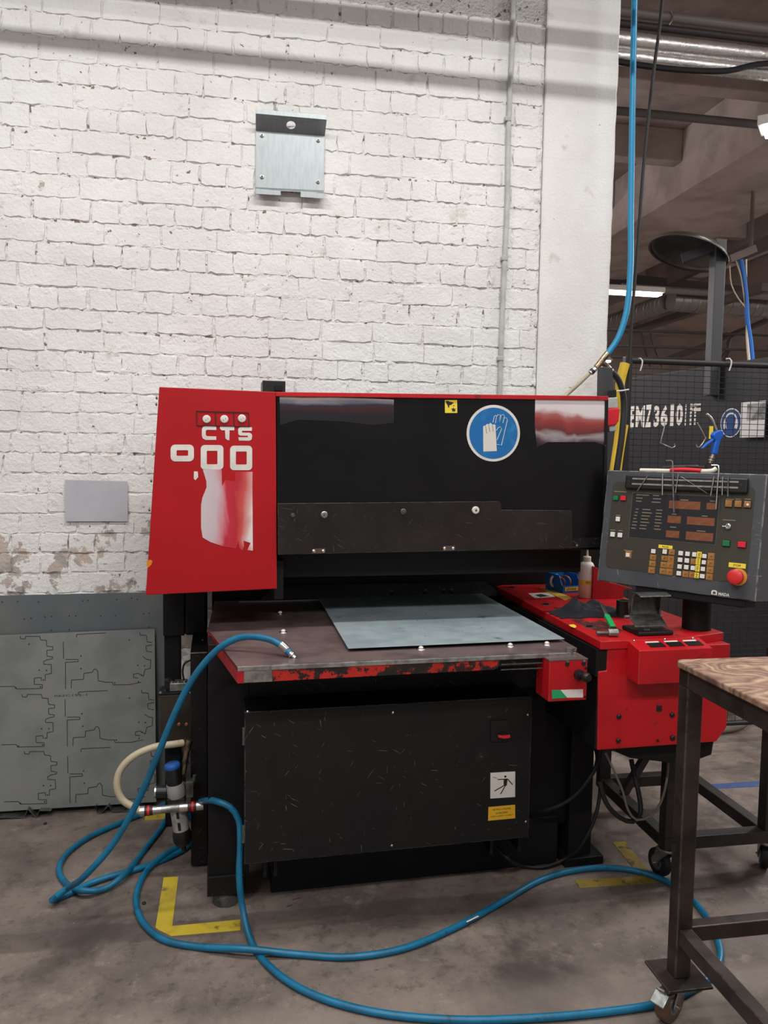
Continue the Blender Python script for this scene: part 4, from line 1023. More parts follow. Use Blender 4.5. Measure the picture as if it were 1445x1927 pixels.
for x0, x1, r, m, nm in ((266,275,9.5,CHROME,'hose_clip'),(276,290,8.5,mat('red_ring_coupler', srgb(70,26,28), .4),'quick_coupler'),(290,306,7.5,CHROME,'hex_fitting'),(305,342,7.2,ZINC,'through_tube'),(340,356,8,CHROME,'hex_fitting'),(355,371,8.5,mat('red_ring_coupler', srgb(70,26,28), .4),'quick_coupler'),(371,384,8.5,CHROME,'hose_clip')):
    build(MB(FR).cyl(rp(x0,fl(x0),.035), rp(x1,fl(x1),.035), mm(r), 16), nm, m, REG, smooth=True)
for x0 in (280, 362):
    build(MB(FR).cyl(rp(x0,fl(x0),.035), rp(x0+4,fl(x0+4),.035), mm(9), 16), 'red_ring', KEY_RED, REG)
build(MB(FR).cyl(rp(345,1455), rp(352,1410), .010, 12), 'supply_pipe', BRASS, REG)
build(MB(FR).cyl(rp(352,1412), rp(357,1392), .012, 12), 'pipe_elbow', BRASS, REG)
build(MB(FR).tube([rp(344,1474,-.01), rp(352,1480,-.01), rp(362,1478,-.01), rp(366,1460,-.01)], .006, 8, .01), 'support_arm', DARK_STEEL, REG)
build(MB(FR).box(rp(350,1500)[0], rp(364,1500)[0], rp(350,1500)[1], rp(350,1470)[1], -.03, .01), 'wall_mount', DARK_STEEL, REG, bevel=.002)
gh = [V(FR.pt(*rp(268,1519,.035))), at_y(250,1518,2.945), at_y(230,1505,2.945), at_y(220,1480,2.945), at_y(226,1450,2.95), at_y(250,1424,2.955), at_y(290,1406,2.965), at_y(330,1400,2.98), at_y(350,1397,3.0)]
bhose = empty('supply_hose', at_y(250,1518,2.945), 'beige supply hose looping into the left of the air regulator', 'hose')
build(MB().tube(gh, .0135, 12, .015), 'hose_body', HOSE_BEIGE, bhose, smooth=True)
build(MB().cyl(tuple(at_y(344,1398,2.99)), tuple(at_y(354,1396,3.005)), .015, 12), 'hose_clip', BRASS, bhose)

# ================================================================== LEANING SHEETS
def lean_sheet(name, quad_px, ybase, ytop, m, label):
    b0_, b1_, t1_ = at_y(*quad_px[0], ytop[0]), at_y(*quad_px[1], ytop[1]), at_y(*quad_px[2], ytop[2])
    n = (b1_-b0_).cross(t1_-b0_).normalized()
    if n.y > 0: n = -n
    pts = []
    for x, y in quad_px:
        d = ray(x, y); pts.append(CAM + d*((b0_-CAM).dot(n)/d.dot(n)))
    mb = MB(); mb.add(pts+[p-n*.003 for p in pts], [(0,1,2,3),(4,7,6,5),(0,4,5,1),(1,5,6,2),(2,6,7,3),(3,7,4,0)], raw=True)
    return build(mb, name, m, None, label, 'metal sheet', 'sheets leaning on the wall'), pts, n
# base Z level on the steel feet
yb_f, yb_b = 3.60, 3.665
bl = [at_y(-60,1536,yb_f), at_y(294,1509,yb_f)]
s2, p2, n2 = lean_sheet('leaning_sheet', [(-60,1516),(341,1500),(313,1114),(-60,1122)], 0, [yb_b,yb_b,3.722,3.722], LEAN_STEEL2, 'taller dark sheet at the back of the leaning sheets, with small holes')
s1, p1, n1 = lean_sheet('leaning_sheet', [(-60,1531),(294,1509),(291,1183),(-60,1198)], 0, [yb_f,yb_f,3.69,3.69], LEAN_STEEL, 'front grey leaning sheet scribed with cut part outlines')
FS1 = Frame(p1[0], (p1[1]-p1[0]), (p1[3]-p1[0])-(p1[1]-p1[0])*((p1[3]-p1[0]).dot(p1[1]-p1[0])/(p1[1]-p1[0]).length_squared), n1)
C2 = lambda pts: crop(pts, 0, 1090, 3.6125)
GROOVE = mat('scribed_line', srgb(34,36,38), .6)
def scribe(pts):
    q = pxs(FS1, C2(pts))
    mb = MB(FS1)
    for a, b_ in zip(q[:-1], q[1:]): mb.bar((a[0],a[1],.0003),(b_[0],b_[1],.0003), .0028, .0008, n1)
    build(mb, 'scribed_outline', GROOVE, s1)
right_edge = [(950,380),(995,380),(1000,425),(1035,432),(1028,450),(992,455),(995,490),(1035,495)]
def part_outline(dx, dy, full=True):
    t = lambda L: [(x+dx, y+dy) for x, y in L]
    scribe(t([(138,385),(140,405),(172,405),(174,388),(270,388),(275,412),(315,416),(318,455),(360,460),(358,480),(318,484),(320,522),(358,528),(356,540),(318,548),(296,560),(298,578),(348,580),(350,640),(308,648),(308,690)]))
    scribe(t([(232,672),(280,668),(282,690)])); scribe(t([(232,672),(234,715),(288,716),(288,742),(110,746),(98,728),(0,730)]))
part_outline(0, 0); part_outline(12, 395); part_outline(28, 783)
def part_outline2(dx, dy):
    t = lambda L: [(x+dx, y+dy) for x, y in L]
    scribe(t([(430,425),(432,540)])); scribe(t([(445,545),(530,545),(532,560),(445,565),(446,745)]))
    scribe(t([(484,742),(486,685),(568,680),(570,640),(630,632),(635,615),(650,608),(664,625),(668,690),(720,700),(765,700),(770,718),(880,716),(960,700)]))
    scribe(t([(520,395),(522,375),(600,370),(720,365)]))
    scribe(t([(950,360),(952,380),(995,382),(1000,425),(1035,430)])); scribe(t([(1035,445),(992,455),(995,488),(1035,496)]))
    scribe(t([(970,525),(1000,545),(1025,548),(1022,605),(985,615),(975,660),(940,640),(908,645),(908,668),(940,672)]))
part_outline2(0, 0); part_outline2(12, 392); part_outline2(30, 778)
for cx, cy in ((197,442),(316,620),(267,618),(295,685),(275,732),(108,738),(550,522),(550,608),(880,412),(937,585),(983,588),(962,652),(940,697),(780,705),
               (332,1016),(283,1016),(310,1080),(290,1126),(125,1135),(557,914),(563,1000),(880,808),(945,972),(988,975),(965,1040),(945,1082),(790,1093),
               (345,1403),(295,1403),(323,1467),(303,1512),(140,1522),(568,1303),(573,1387),(892,1192),(992,1357),(975,1418)):
    u, v = FS1.px(*C2([(cx,cy)])[0]); build(MB(FS1).prism(circ(u,v,.0032,10), 0, .0006), 'punched_hole', INK, s1)
u0, v0 = FS1.px(*C2([(368,800)])[0]); u1, v1 = FS1.px(*C2([(590,778)])[0])
mb = MB(FS1); text_mb(mb, '062C155-1', u0, u1, v0, v1, 0, .0006); build(mb, 'chalk_number', GROOVE, s1)
FS2 = Frame(p2[0], (p2[1]-p2[0]), (p2[3]-p2[0])-(p2[1]-p2[0])*((p2[3]-p2[0]).dot(p2[1]-p2[0])/(p2[1]-p2[0]).length_squared), n2)
for cx, cy in ((15,155),(120,152),(262,155),(562,148),(598,145),(795,138),(895,128),(933,136),(165,270),(212,266),(305,255),(350,253),(470,250),(515,250),(685,250),(785,247),(975,235),(1015,232),(348,348),(470,344),(1015,325)):
    u, v = FS2.px(*C2([(cx,cy)])[0]); build(MB(FS2).prism(circ(u,v,.003,10), 0, .0006), 'punched_hole', INK, s2)
zb1 = min(p1[0].z, p1[1].z)
# bent steel foot strips under the sheets
for i, (xa, xb, lab) in enumerate(((-30,96,'bent zigzag steel strip under the left end of the leaning sheets'),(180,282,'bent zigzag steel strip under the leaning sheets near the blue hose'))):
    if i == 0: zz = [(-30,1537),(46,1537),(52,1521),(68,1537),(74,1524),(96,1524)]
    else: zz = [(180,1512),(182,1526),(190,1526),(204,1511),(211,1522),(240,1522),(258,1508),(272,1520),(282,1519)]
    P_ = [at_y(x, y, 3.575) for x, y in zz]
    dzm = min(p.z for p in P_)
    mb = MB()
    for a, b_ in zip(P_[:-1], P_[1:]):
        a2, b2 = V((a.x,3.575,a.z-dzm+.001)), V((b_.x,3.575,b_.z-dzm+.001))
        mb.add([a2, b2, b2+V((0,.09,0)), a2+V((0,.09,0)), a2+V((0,0,.003)), b2+V((0,0,.003)), b2+V((0,.09,.003)), a2+V((0,.09,.003))], [(0,1,2,3),(4,7,6,5),(0,4,5,1),(1,5,6,2),(2,6,7,3),(3,7,4,0)], raw=True)
    build(mb, 'foot_strip', DARK_STEEL, None, lab, 'metal strip', 'bent strips under the sheets')

# ================================================================== ON THE WALL
# galvanised bracket plate
FG = face_y(WY-.008)
PL = empty('wall_bracket', FG.pt(*FG.px(545,368)), 'galvanised steel bracket plate screwed high on the brick wall', 'bracket')
C55 = lambda pts: crop(pts, 360, 0, 4.014)
gp = pxs(FG, C55([(486,985),(1008,1025),(1001,1440),(484,1415)]))
build(MB(FG).prism(gp, -.004, 0), 'back_plate', GALV, PL, bevel=.0005)
tdep = .075
F1 = FG.off(tdep)
# upper wing folded out and downwards-forwards
w0, w1, w2, w3 = [FG.pt(u,v,0) for u,v in (gp[0], gp[1])]+[F1.pt(*F1.px(*C55([(1022,905)])[0])), F1.pt(*F1.px(*C55([(486,858)])[0]))]
wn = (w1-w0).cross(w3-w0).normalized()
def slab_with_hole(c0, c1, c2, c3, hc, hr, th, nrm):
    """quad slab with a round hole"""
    e1 = (c1-c0); e3 = (c3-c0); E1 = e1.normalized(); E3 = (e3-E1*e3.dot(E1)).normalized()
    n_ = 32; inner = [hc+E1*(hr*math.cos(2*math.pi*i/n_))+E3*(hr*math.sin(2*math.pi*i/n_)) for i in range(n_)]
    outer = []
    for i in range(n_):
        a = 2*math.pi*i/n_; d = E1*math.cos(a)+E3*math.sin(a)
        best = 9
        for s, e in ((c0,c1),(c1,c2),(c2,c3),(c3,c0)):
            ed = e-s; x1, y1 = d.dot(E1), d.dot(E3); x2, y2 = -ed.dot(E1), -ed.dot(E3); rx, ry = (s-hc).dot(E1), (s-hc).dot(E3)
            det = x1*y2-x2*y1
            if abs(det) < 1e-9: continue
            t = (rx*y2-x2*ry)/det; q = (x1*ry-y1*rx)/det
            if t > 0 and -.001 <= q <= 1.001: best = min(best, t)
        outer.append(hc+d*best)
    for c in (c0,c1,c2,c3):
        k = min(range(n_), key=lambda i: (outer[i]-c).length); outer[k] = c
    mb = MB(); vs = outer+inner+[p+nrm*th for p in outer]+[p+nrm*th for p in inner]; fs = []
    for i in range(n_):
        j = (i+1) % n_
        fs += [(i,j,n_+j,n_+i),(2*n_+i,3*n_+i,3*n_+j,2*n_+j),(i,2*n_+i,2*n_+j,j),(n_+i,n_+j,3*n_+j,3*n_+i)]
    mb.add(vs, fs, raw=True); return mb
hc = (w0+w1+w2+w3)/4
build(slab_with_hole(w0, w1, w2, w3, hc, .021, .0015, wn), 'top_wing', GALV, PL)
F1b = FG.off(tdep)
lip = pxs(F1b, C55([(486,858),(1022,905),(1025,872),(484,826)]))
build(MB(F1b).prism(lip, -.0015, .0015), 'top_lip', GALV, PL)
# lower lip
F2 = FG.off(.035)
b0, b1 = [FG.pt(u,v,0) for u,v in (gp[3], gp[2])]
l0 = F2.pt(*F2.px(*C55([(484,1432)])[0])); l1 = F2.pt(*F2.px(*C55([(1000,1452)])[0]))
mb = MB(); mb.add([b0,b1,l1,l0]+[p+V((0,0,-.002)) for p in (b0,b1,l1,l0)], [(0,1,2,3),(4,7,6,5),(0,4,5,1),(1,5,6,2),(2,6,7,3),(3,7,4,0)], raw=True)
build(mb, 'bottom_shelf', GALV, PL)
for (xa, ya, xb, yb) in ((966,712,1060,738),(1135,722,1226,750)):
    a, b_ = [(x/2.007, y/2.007) for x, y in ((xa,ya),(xb,yb))]
    q = pxs(F2, [(a[0],a[1]),(b_[0],a[1]+4.5),(b_[0],b_[1]),(a[0],b_[1]-3)])
    build(MB(F2).prism(q, -.0015, .0015), 'bottom_lip', GALV, PL)
for cx, cy in ((533,1024),(958,1062),(533,1337),(956,1374)):
    u, v = FG.px(*C55([(cx,cy)])[0])
    s_ = build(MB(FG).lathe([(.010,0),(.010,.002),(.006,.003),(.006,.007)], (u,v,0), (0,0,1), 14), 'plate_screw', ZINC, PL)
    build(MB(FG).lathe([(.0035,.007),(.003,.008)], (u,v,0), (0,0,1), 8), 'screw_recess', INK, s_)
# paper
FPp = face_y(WY-.012)
q = pxs(FPp, [(122,903),(240,906),(240.5,981),(122.5,981)])
build(MB(FPp).prism(q, 0, .0012), 'paper_notice', PAPER, None, 'blank grey paper taped low on the brick wall', 'paper')
# conduit
cd = empty('wall_conduit', at_y(940,745,WY-.02), 'thin grey conduit running up the brick wall near the pillar', 'conduit')
pts = [at_y(938.5,790,WY-.016), at_y(940,740,WY-.016), at_y(946,560,WY-.016), at_y(954,390,WY-.016), at_y(957,230,WY-.016), at_y(964.5,60,WY-.016), at_y(966,0,WY-.016), at_y(971,-120,WY-.016)]
build(MB().tube(pts, .0125, 10, .05), 'pipe', CONDUIT_GREY, cd, smooth=True)
for px_, py_ in ((955,225),(948.5,487),(941,675)):
    p = at_y(px_, py_, WY-.016)
    build(MB().box(p.x-.016, p.x+.016, WY-.03, WY-.004, p.z-.011, p.z+.011), 'pipe_clip', CONDUIT_GREY, cd, bevel=.003)
# pipes above the picture that shade the top of the wall
for i, (yy, zz, r) in enumerate(((3.25,3.69,.024),(3.28,3.86,.030))):
    build(MB().cyl((-3.0,yy,zz), (1.75,yy,zz), r, 14), 'wall_pipe', PIPE_GREY, None, ('lower','upper')[i]+' grey pipe running along the wall above the picture', 'pipe', smooth=True)

# ================================================================== THINGS ON THE RED WORKTOP
def on_top(x, y, z=RZ): u, v = face_zm(z).px(x, y); return MF.pt(u, v, z)
C12 = lambda x, y: (1000+x/7.225, 1020+y/7.225)
# blue bin
bl_, br_ = on_top(*C12(190,620)), None
bin_f = on_top(*C12(425,700)); bin_l = on_top(*C12(190,632))
BIN = empty('storage_bin', (bin_f+bin_l)/2, 'blue open-front storage bin with copper rings on the red worktop', 'bin')
bx = (bin_f-bin_l); Lb = bx.length; ex = bx.normalized(); ey = V((-ex.y, ex.x, 0))
# ex runs towards the camera-right (bin length), ey to the right/back
FBn = Frame(bin_l, ex, ey, (0,0,1))
Wb = .105; Hb = .082
th = .003
build(MB(FBn).box(0, Lb, 0, Wb, .0, .004), 'bin_floor', PVC_BLUE, BIN)
build(MB(FBn).box(0, th, 0, Wb, .004, Hb), 'bin_back', PVC_BLUE, BIN)
side_poly = [(0,.004),(Lb,.004),(Lb,.034),(Lb-.012,.040),(Lb-.035,Hb-.002),(0,Hb)]
for yo in (0, Wb-th):
    Fs = Frame(FBn.pt(0,yo,0), ex, (0,0,1), ey)
    build(MB(Fs).prism(side_poly, 0, th), 'bin_side', PVC_BLUE, BIN)
build(MB(FBn).box(Lb-th, Lb, 0, Wb, .004, .034), 'bin_front', PVC_BLUE, BIN)
for yo in (-.004, Wb):
    build(MB(FBn).box(-.004, Lb-.032, yo, yo+.004, Hb-.010, Hb+.001), 'bin_rim', PVC_BLUE, BIN, bevel=.001)
build(MB(FBn).box(-.005, 0, -.004, Wb+.004, Hb-.010, Hb+.001), 'bin_rim', PVC_BLUE, BIN, bevel=.001)
lb = build(MB(FBn).box(Lb, Lb+.001, .012, Wb-.012, .010, .028), 'bin_label', YELLOW_STICKER, BIN, label='yellow bin label')
Fl = Frame(FBn.pt(Lb+.001, 0, 0), ey, (0,0,1), ex)
mb = MB(Fl); text_mb(mb, 'LEVANE', .02, Wb-.03, .013, .025, 0, .0004); build(mb, 'lettering', INK, lb)
def torus(mb, c, R, r, N_, seg=20):
    P = [c+ (N_[0]*math.cos(2*math.pi*i/seg)+N_[1]*math.sin(2*math.pi*i/seg))*R for i in range(seg+1)]
    return mb.tube(P, r, 8, cap=False)
for i, (a, b_, hz, R, lab, m) in enumerate(((Lb*.62,.05,.045,.026,'copper ring standing up in the blue bin',COPPER),(Lb*.5,.03,.038,.024,'copper ring leaning at the side of the blue bin',COPPER),(Lb*.42,.014,.046,.028,'white plastic ring at the left of the blue bin',CAP_WHITE))):
    mb = MB(); ang = .5+i*.6
    torus(mb, FBn.pt(a,b_,max(hz, R+.012)), R, .006, (ex*math.cos(ang)+ey*math.sin(ang), V((0,0,1))))
    build(mb, 'ring', m, None, lab, 'ring', 'rings in the blue bin', smooth=True)
# oil bottle
bb = on_top(*C12(737,752)); dist = (bb-CAM).length
kx = lambda px_: px_/7.225*((bb-CAM).dot(_f))/FPX
BOT = empty('oil_bottle', bb, 'translucent oil bottle with pointed nozzle on the red worktop', 'bottle')
hh = kx(752-92)
def bz(y): return kx(752-y)
r_b = kx(103)
build(MB().lathe([(r_b*.92,0),(r_b,.004),(r_b,bz(552))], bb, (0,0,1), 28), 'bottle_lower', OIL, BOT, smooth=True)
bot_u = build(MB().lathe([(r_b,bz(552)),(r_b,bz(345)),(r_b*.95,bz(310)),(r_b*.8,bz(280)),(r_b*.55,bz(262)),(r_b*.42,bz(258))], bb, (0,0,1), 28), 'bottle_upper', BOTTLE, BOT, smooth=True)
lbm = build(MB().lathe([(r_b*1.012,bz(562)),(r_b*1.012,bz(505))], bb, (0,0,1), 28, close=False), 'bottle_label', YELLOW_STICKER, BOT, smooth=True)
tocam = V((CAM.x-bb.x, CAM.y-bb.y, 0)).normalized(); rt = V((-tocam.y, tocam.x, 0)); rt = rt if rt.dot(_r) > 0 else -rt
Fb = Frame(bb+tocam*(r_b*1.012), rt, (0,0,1), tocam)
mb = MB(Fb); text_mb(mb, 'OLI', kx(-8), kx(48), bz(545), bz(517), -.001, .0012); build(mb, 'lettering', INK, lbm)
capb = build(MB().lathe([(kx(52),bz(258)),(kx(54),bz(250)),(kx(54),bz(200)),(kx(46),bz(190)),(kx(20),bz(186))], bb, (0,0,1), 24), 'bottle_cap', CAP_WHITE, BOT, smooth=True)
build(MB().lathe([(kx(19),bz(188)),(kx(12),bz(110)),(kx(13),bz(102)),(kx(9),bz(92))], bb, (0,0,1), 16), 'nozzle', CAP_WHITE, capb, smooth=True)
# navy rag
def rag():
    c = on_top(*C12(760,980)); n_ = 34; vs, fs = [], []
    W_, D_ = .30, .15
    for j in range(n_+1):
        for i in range(n_+1):
            u, v = (i/n_-.5), (j/n_-.5)
            ed = max(0, 1-(2*abs(u))**2.6)*max(0, 1-(2*abs(v))**2.4)
            hz = .050*ed*(.62+.75*noise.noise(V((u*3.2+4, v*3.5, 2)))+.30*noise.noise(V((u*8, v*9, 7)))) + .003
            if -.30 < u < -.14: hz *= 1.25
            lx = u*W_*(1+.12*noise.noise(V((v*5, 1, 0)))); ly = v*D_*(1+.25*noise.noise(V((u*6, 5, 0))))
            vs.append(V((c.x+XM.x*lx+YM.x*ly, c.y+XM.y*lx+YM.y*ly, RZ+max(.002, hz))))
    for j in range(n_):
        for i in range(n_):
            a = j*(n_+1)+i; fs.append((a,a+1,a+n_+2,a+n_+1))
    # underside
    k = len(vs); vs += [V((v.x, v.y, RZ+.001)) for v in vs]
    fs += [tuple(i+k for i in reversed(f)) for f in fs[:n_*n_]]
    ring = [i for i in range(n_+1)]+[(j+1)*(n_+1)-1 for j in range(1,n_+1)]+[n_*(n_+1)+i for i in range(n_-1,-1,-1)]+[j*(n_+1) for j in range(n_-1,0,-1)]
    for a, b_ in zip(ring, ring[1:]+ring[:1]): fs.append((a, b_, b_+k, a+k))
    mb = MB(); mb.add(vs, fs, raw=True)
    return build(mb, 'cleaning_rag', NAVY, None, 'crumpled navy blue rag on the red worktop', 'rag', smooth=True)
rag()
# green cutter knife leaning on the rag
KN = empty('utility_knife', on_top(*C12(1110,1165)), 'utility knife with green grip leaning on the navy rag', 'knife')
kb_, ke = on_top(*C12(1110,1165), RZ+.010), on_top(*C12(1020,1000), RZ+.040)
kt = on_top(*C12(945,835), RZ+.070)
upn = (ke-kb_).cross(_r).normalized()
build(MB().bar(kb_, ke, .021, .016, upn), 'grip', GREEN_GRIP, KN, bevel=.004, label='green grip')
build(MB().bar(ke, kt, .016, .010, upn), 'blade_holder', CHROME, KN, bevel=.003)
build(MB().bar(kb_-(ke-kb_).normalized()*.008, kb_, .020, .012, upn), 'end_cap', PLASTIC_BLACK, KN, bevel=.002)
# tape roll
tb_ = on_top(*C12(1250,1015)); rr = mm(0) + (200/7.225/2)*((tb_-CAM).dot(_f))/FPX
TH = (225/7.225)*((tb_-CAM).dot(_f))/FPX
mb = MB(); n_ = 32
mb.lathe([(rr*.86,0),(rr,0),(rr,TH),(rr*.86,TH),(rr*.86,0)], tb_, (0,0,1), n_, close=False)
TP = build(mb, 'tape_roll', PLASTIC_BLACK, None, 'roll of black tape standing right of the navy rag', 'tape', smooth=True)
mb = MB(); mb.lathe([(rr*.78,.0),(rr*.86,0),(rr*.86,TH*1.005),(rr*.78,TH*1.005),(rr*.78,0)], tb_, (0,0,1), n_, close=False)
build(mb, 'tape_core', mat('green_core', srgb(96,110,84), .7), TP, smooth=True)
# folding steel pedal-like guard
C13 = lambda x, y: (1180+x/8.028, 1100+y/8.028)
fb_ = on_top(*C13(380,760)); 
PDL = empty('foot_pedal', fb_, 'black steel foot pedal with raised hood on the red worktop', 'pedal')
Fp_ = face_b(V(fb_).dot(YM))
def q13(pts, n=0): return [Fp_.px(*C13(x, y), n) for x, y in pts]
base = q13([(130,705),(600,790),(690,720),(690,640),(160,640)])
u0 = base[0][0]; u1 = q13([(660,700)])[0][0]; 
zb0 = RZ+.0005
build(MB(MF).box(u0, u1, fb_.dot(YM)-.02, fb_.dot(YM)+.10, zb0, zb0+.016), 'pedal_base', PLASTIC_BLACK, PDL, bevel=.005)
# tread plate
z_t0, z_t1 = zb0+.030, zb0+.040
yF = fb_.dot(YM)-.012
tr_ = MB(MF); tr_.add([(u0-.010,yF,z_t0),(u1-.022,yF,z_t0),(u1+.005,yF+.10,z_t1+.012),(u0+.02,yF+.10,z_t1+.012),(u0-.010,yF,z_t0+.006),(u1-.022,yF,z_t0+.006),(u1+.005,yF+.10,z_t1+.018),(u0+.02,yF+.10,z_t1+.018)], [(0,3,2,1),(4,5,6,7),(0,1,5,4),(1,2,6,5),(2,3,7,6),(3,0,4,7)])
build(tr_, 'tread', DARK_STEEL, PDL, bevel=.002)
for k_ in range(4):
    build(MB(MF).cyl((u0+.035,yF+.02,zb0+.016+k_*.004), (u0+.06,yF+.02,zb0+.016+k_*.004), .003, 8), 'spring_coil', STEEL, PDL)
# hood: back plate with curved top
hz0 = z_t1+.012; yB = yF+.10
hood_prof = [(yB,hz0),(yB+.010,hz0+.04),(yB+.006,hz0+.075),(yB-.010,hz0+.090),(yB-.045,hz0+.094),(yB-.072,hz0+.088)]
ua, ub = u0+.022, u1+.004
vs, fs = [], []
for (y_, z_) in hood_prof: vs += [(ua,y_,z_),(ub,y_,z_)]
for (y_, z_) in hood_prof: vs += [(ua,y_-.002,z_-.004),(ub,y_-.002,z_-.004)]
nH = len(hood_prof)
for i in range(nH-1):
    a = 2*i; fs += [(a,a+1,a+3,a+2),(2*nH+a,2*nH+a+2,2*nH+a+3,2*nH+a+1),(a,a+2,2*nH+a+2,2*nH+a),(a+1,2*nH+a+1,2*nH+a+3,a+3)]
fs += [(0,2*nH,2*nH+1,1),(2*nH-2,2*nH-1,4*nH-1,4*nH-2)]
hd_ = MB(MF); hd_.add(vs, fs); build(hd_, 'hood', DARK_STEEL, PDL, smooth=True)
for uu in (ua, ub-.006):
    sd = MB(Frame(MF.pt(uu,0,0), YM, (0,0,1), XM)); sd.prism([(y_,z_) for y_, z_ in hood_prof[:5]]+[(yB-.02,hz0+.07),(yB-.012,hz0)], 0, .006)
    build(sd, 'hood_side', DARK_STEEL, PDL, bevel=.001)
build(MB(MF).cyl((ua-.02,yB-.004,hz0-.002), (ub+.012,yB-.004,hz0-.002), .006, 12), 'hinge_pin', STEEL, PDL)

# ================================================================== CONTROL CONSOLE
cw, chh, cc_, cyw, cti = .594, .437, V((1.541,2.6,1.391)), -.935, .125
CX = V((math.cos(cyw), math.sin(cyw), 0)); CN0 = V((math.sin(cyw), -math.cos(cyw), 0))
CU = V((0,0,1))*math.cos(cti) - CN0*math.sin(cti)
FCN = Frame(cc_, CX, CU)
CON = empty('control_console', V((cc_.x, cc_.y, RZ))+V((.08,.10,0)), 'grey tilted control console with keypad and red stop button', 'console')
W2, H2 = cw/2, chh/2
body_c = build(MB(FCN).box(-W2, W2, -H2, H2, -.13, 0), 'console_body', CONSOLE_GREY, CON, bevel=.004)
C7 = lambda x, y: (1100+x/4.188, 840+y/4.188)
CK = lambda x, y: (1200+x/6.283, 1010+y/6.283)
def pn7(pts, cf=C7): return [FCN.px(*cf(x, y)) for x, y in pts]
def quad7(p, q, cf=C7):
    (a, b_), (c_, d_) = FCN.px(*cf(*p)), FCN.px(*cf(*q))
    # undo the slant of the crop so that the key stays square to the panel
    return a, c_, d_, b_
def key(x0, y0, x1, y1, m, name, parent, n0=.001, n1=.006, cf=CK, bev=.0012, ww=None, label=None):
    cx, cy = FCN.px(*cf((x0+x1)/2, (y0+y1)/2))
    a = FCN.px(*cf(x0, (y0+y1)/2)); b_ = FCN.px(*cf(x1, (y0+y1)/2)); t = FCN.px(*cf((x0+x1)/2, y0)); d = FCN.px(*cf((x0+x1)/2, y1))
    hw = abs(b_[0]-a[0])/2; hv = abs(t[1]-d[1])/2
    return build(MB(FCN).box(cx-hw, cx+hw, cy-hv, cy+hv, n0, n1), name, m, parent, bevel=bev if n1-n0 > .002 else 0, label=label), (cx, cy, hw, hv)
ov = build(MB(FCN).prism(rrect(-W2+.030, W2-.035, -H2+.055, H2-.045, .018), 0, .001), 'overlay_panel', CONSOLE_PANEL, body_c, label='olive-brown front panel')
t_ = pn7([(378,362),(1075,400),(1025,778),(348,718)])
du0, du1 = (t_[0][0]+t_[3][0])/2, (t_[1][0]+t_[2][0])/2; dv1, dv0 = (t_[0][1]+t_[1][1])/2, (t_[2][1]+t_[3][1])/2
dpl = build(MB(FCN).box(du0, du1, dv0, dv1, .001, .0018), 'display_panel', CONSOLE_DARK, ov)
for a, b_, c_, d_ in ((du0,du1,dv1-.0008,dv1),(du0,du1,dv0,dv0+.0008),(du0,du0+.0008,dv0,dv1),(du1-.0008,du1,dv0,dv1)):
    build(MB(FCN).box(a, b_, c_, d_, .0018, .0022), 'panel_line', LEGEND, dpl)
for r in ((665,432,912,495),(962,447,1038,498),(655,548,760,605),(806,560,1025,622),(642,665,747,720),(797,678,1013,743)):
    key(*r, AMBER, 'readout', dpl, .0018, .0026, C7)
# faded legends (too small to read): fine printed dashes
lg = MB(FCN); rl_ = random.Random(11)
def dash(x, y, w, h=7, cf=C7):
    u, v = FCN.px(*cf(x, y)); u2, v2 = FCN.px(*cf(x+w, y+h))
    hv = abs(v-FCN.px(*cf(x, y+h))[1])
    lg.box(u, u2, v-hv, v, .0018, .0023)
for row, ws in enumerate(((410,110,540,50),(410,55,540,65),(410,50,530,70))):
    dash(ws[0]-row*2, 378+row*25, ws[1]*.9); dash(ws[2], 383+row*26, ws[3])
for row in range(7):
    y = 490+row*25
    dash(405-row*6, y, 22+14*(row > 3)); dash(458-row*4, y+3, rl_.uniform(50,80)); dash(566-row*3, y+8, rl_.uniform(34,60))
for x, y, w in ((755,418,65),(990,428,40),(690,530,36),(925,545,45),(675,632,48),(885,662,70)): dash(x, y, w)
build(lg, 'legend_print', LEGEND, dpl, kind='stuff')
lg = MB(FCN)
for x, y, w in ((235,352,100),(250,540,34),(205,655,38),(272,660,30),(312,815,68),(1112,412,66),(1190,412,45),(1262,412,50),(1088,575,105)): dash(x, y, w)
build(lg, 'legend_print', LEGEND, ov, kind='stuff')
def keyed(r, m, nm='key', lab=None, frame=True, cf=C7, par=None):
    k, (cx, cy, hw, hv) = key(*r, m, nm, par or ov, .001, .007, cf, label=lab)
    if frame: build(MB(FCN).box(cx-hw-.0025, cx+hw+.0025, cy-hv-.0025, cy+hv+.0025, .001, .0022), 'key_frame', INK, k)
    return k
keyed((230,390,268,425), KEY_GREEN, lab='small green button'); keyed((288,390,328,427), KEY_RED, lab='small red button')
for r in ((250,555,282,592),(208,675,242,713),(265,682,300,718)): keyed(r, KEY_WHITE)
key(322,825,370,880, KEY_BROWN, 'key_surround', ov, .001, .002, C7); keyed((330,842,358,872), KEY_WHITE, frame=False)
keyed((1113,425,1165,478), KEY_BROWN); keyed((1187,428,1240,480), KEY_BROWN); k3 = keyed((1260,432,1312,483), KEY_BROWN)
u, v = FCN.px(*C7(1290,462)); build(MB(FCN).lathe([(.0045,.007),(.0045,.009),(.003,.010)], (u,v,0), (0,0,1), 14), 'white_knob', KEY_WHITE, k3)
keyed((1090,742,1146,787), KEY_GREEN, lab='large green button'); keyed((1210,752,1272,797), KEY_RED, lab='large red button')
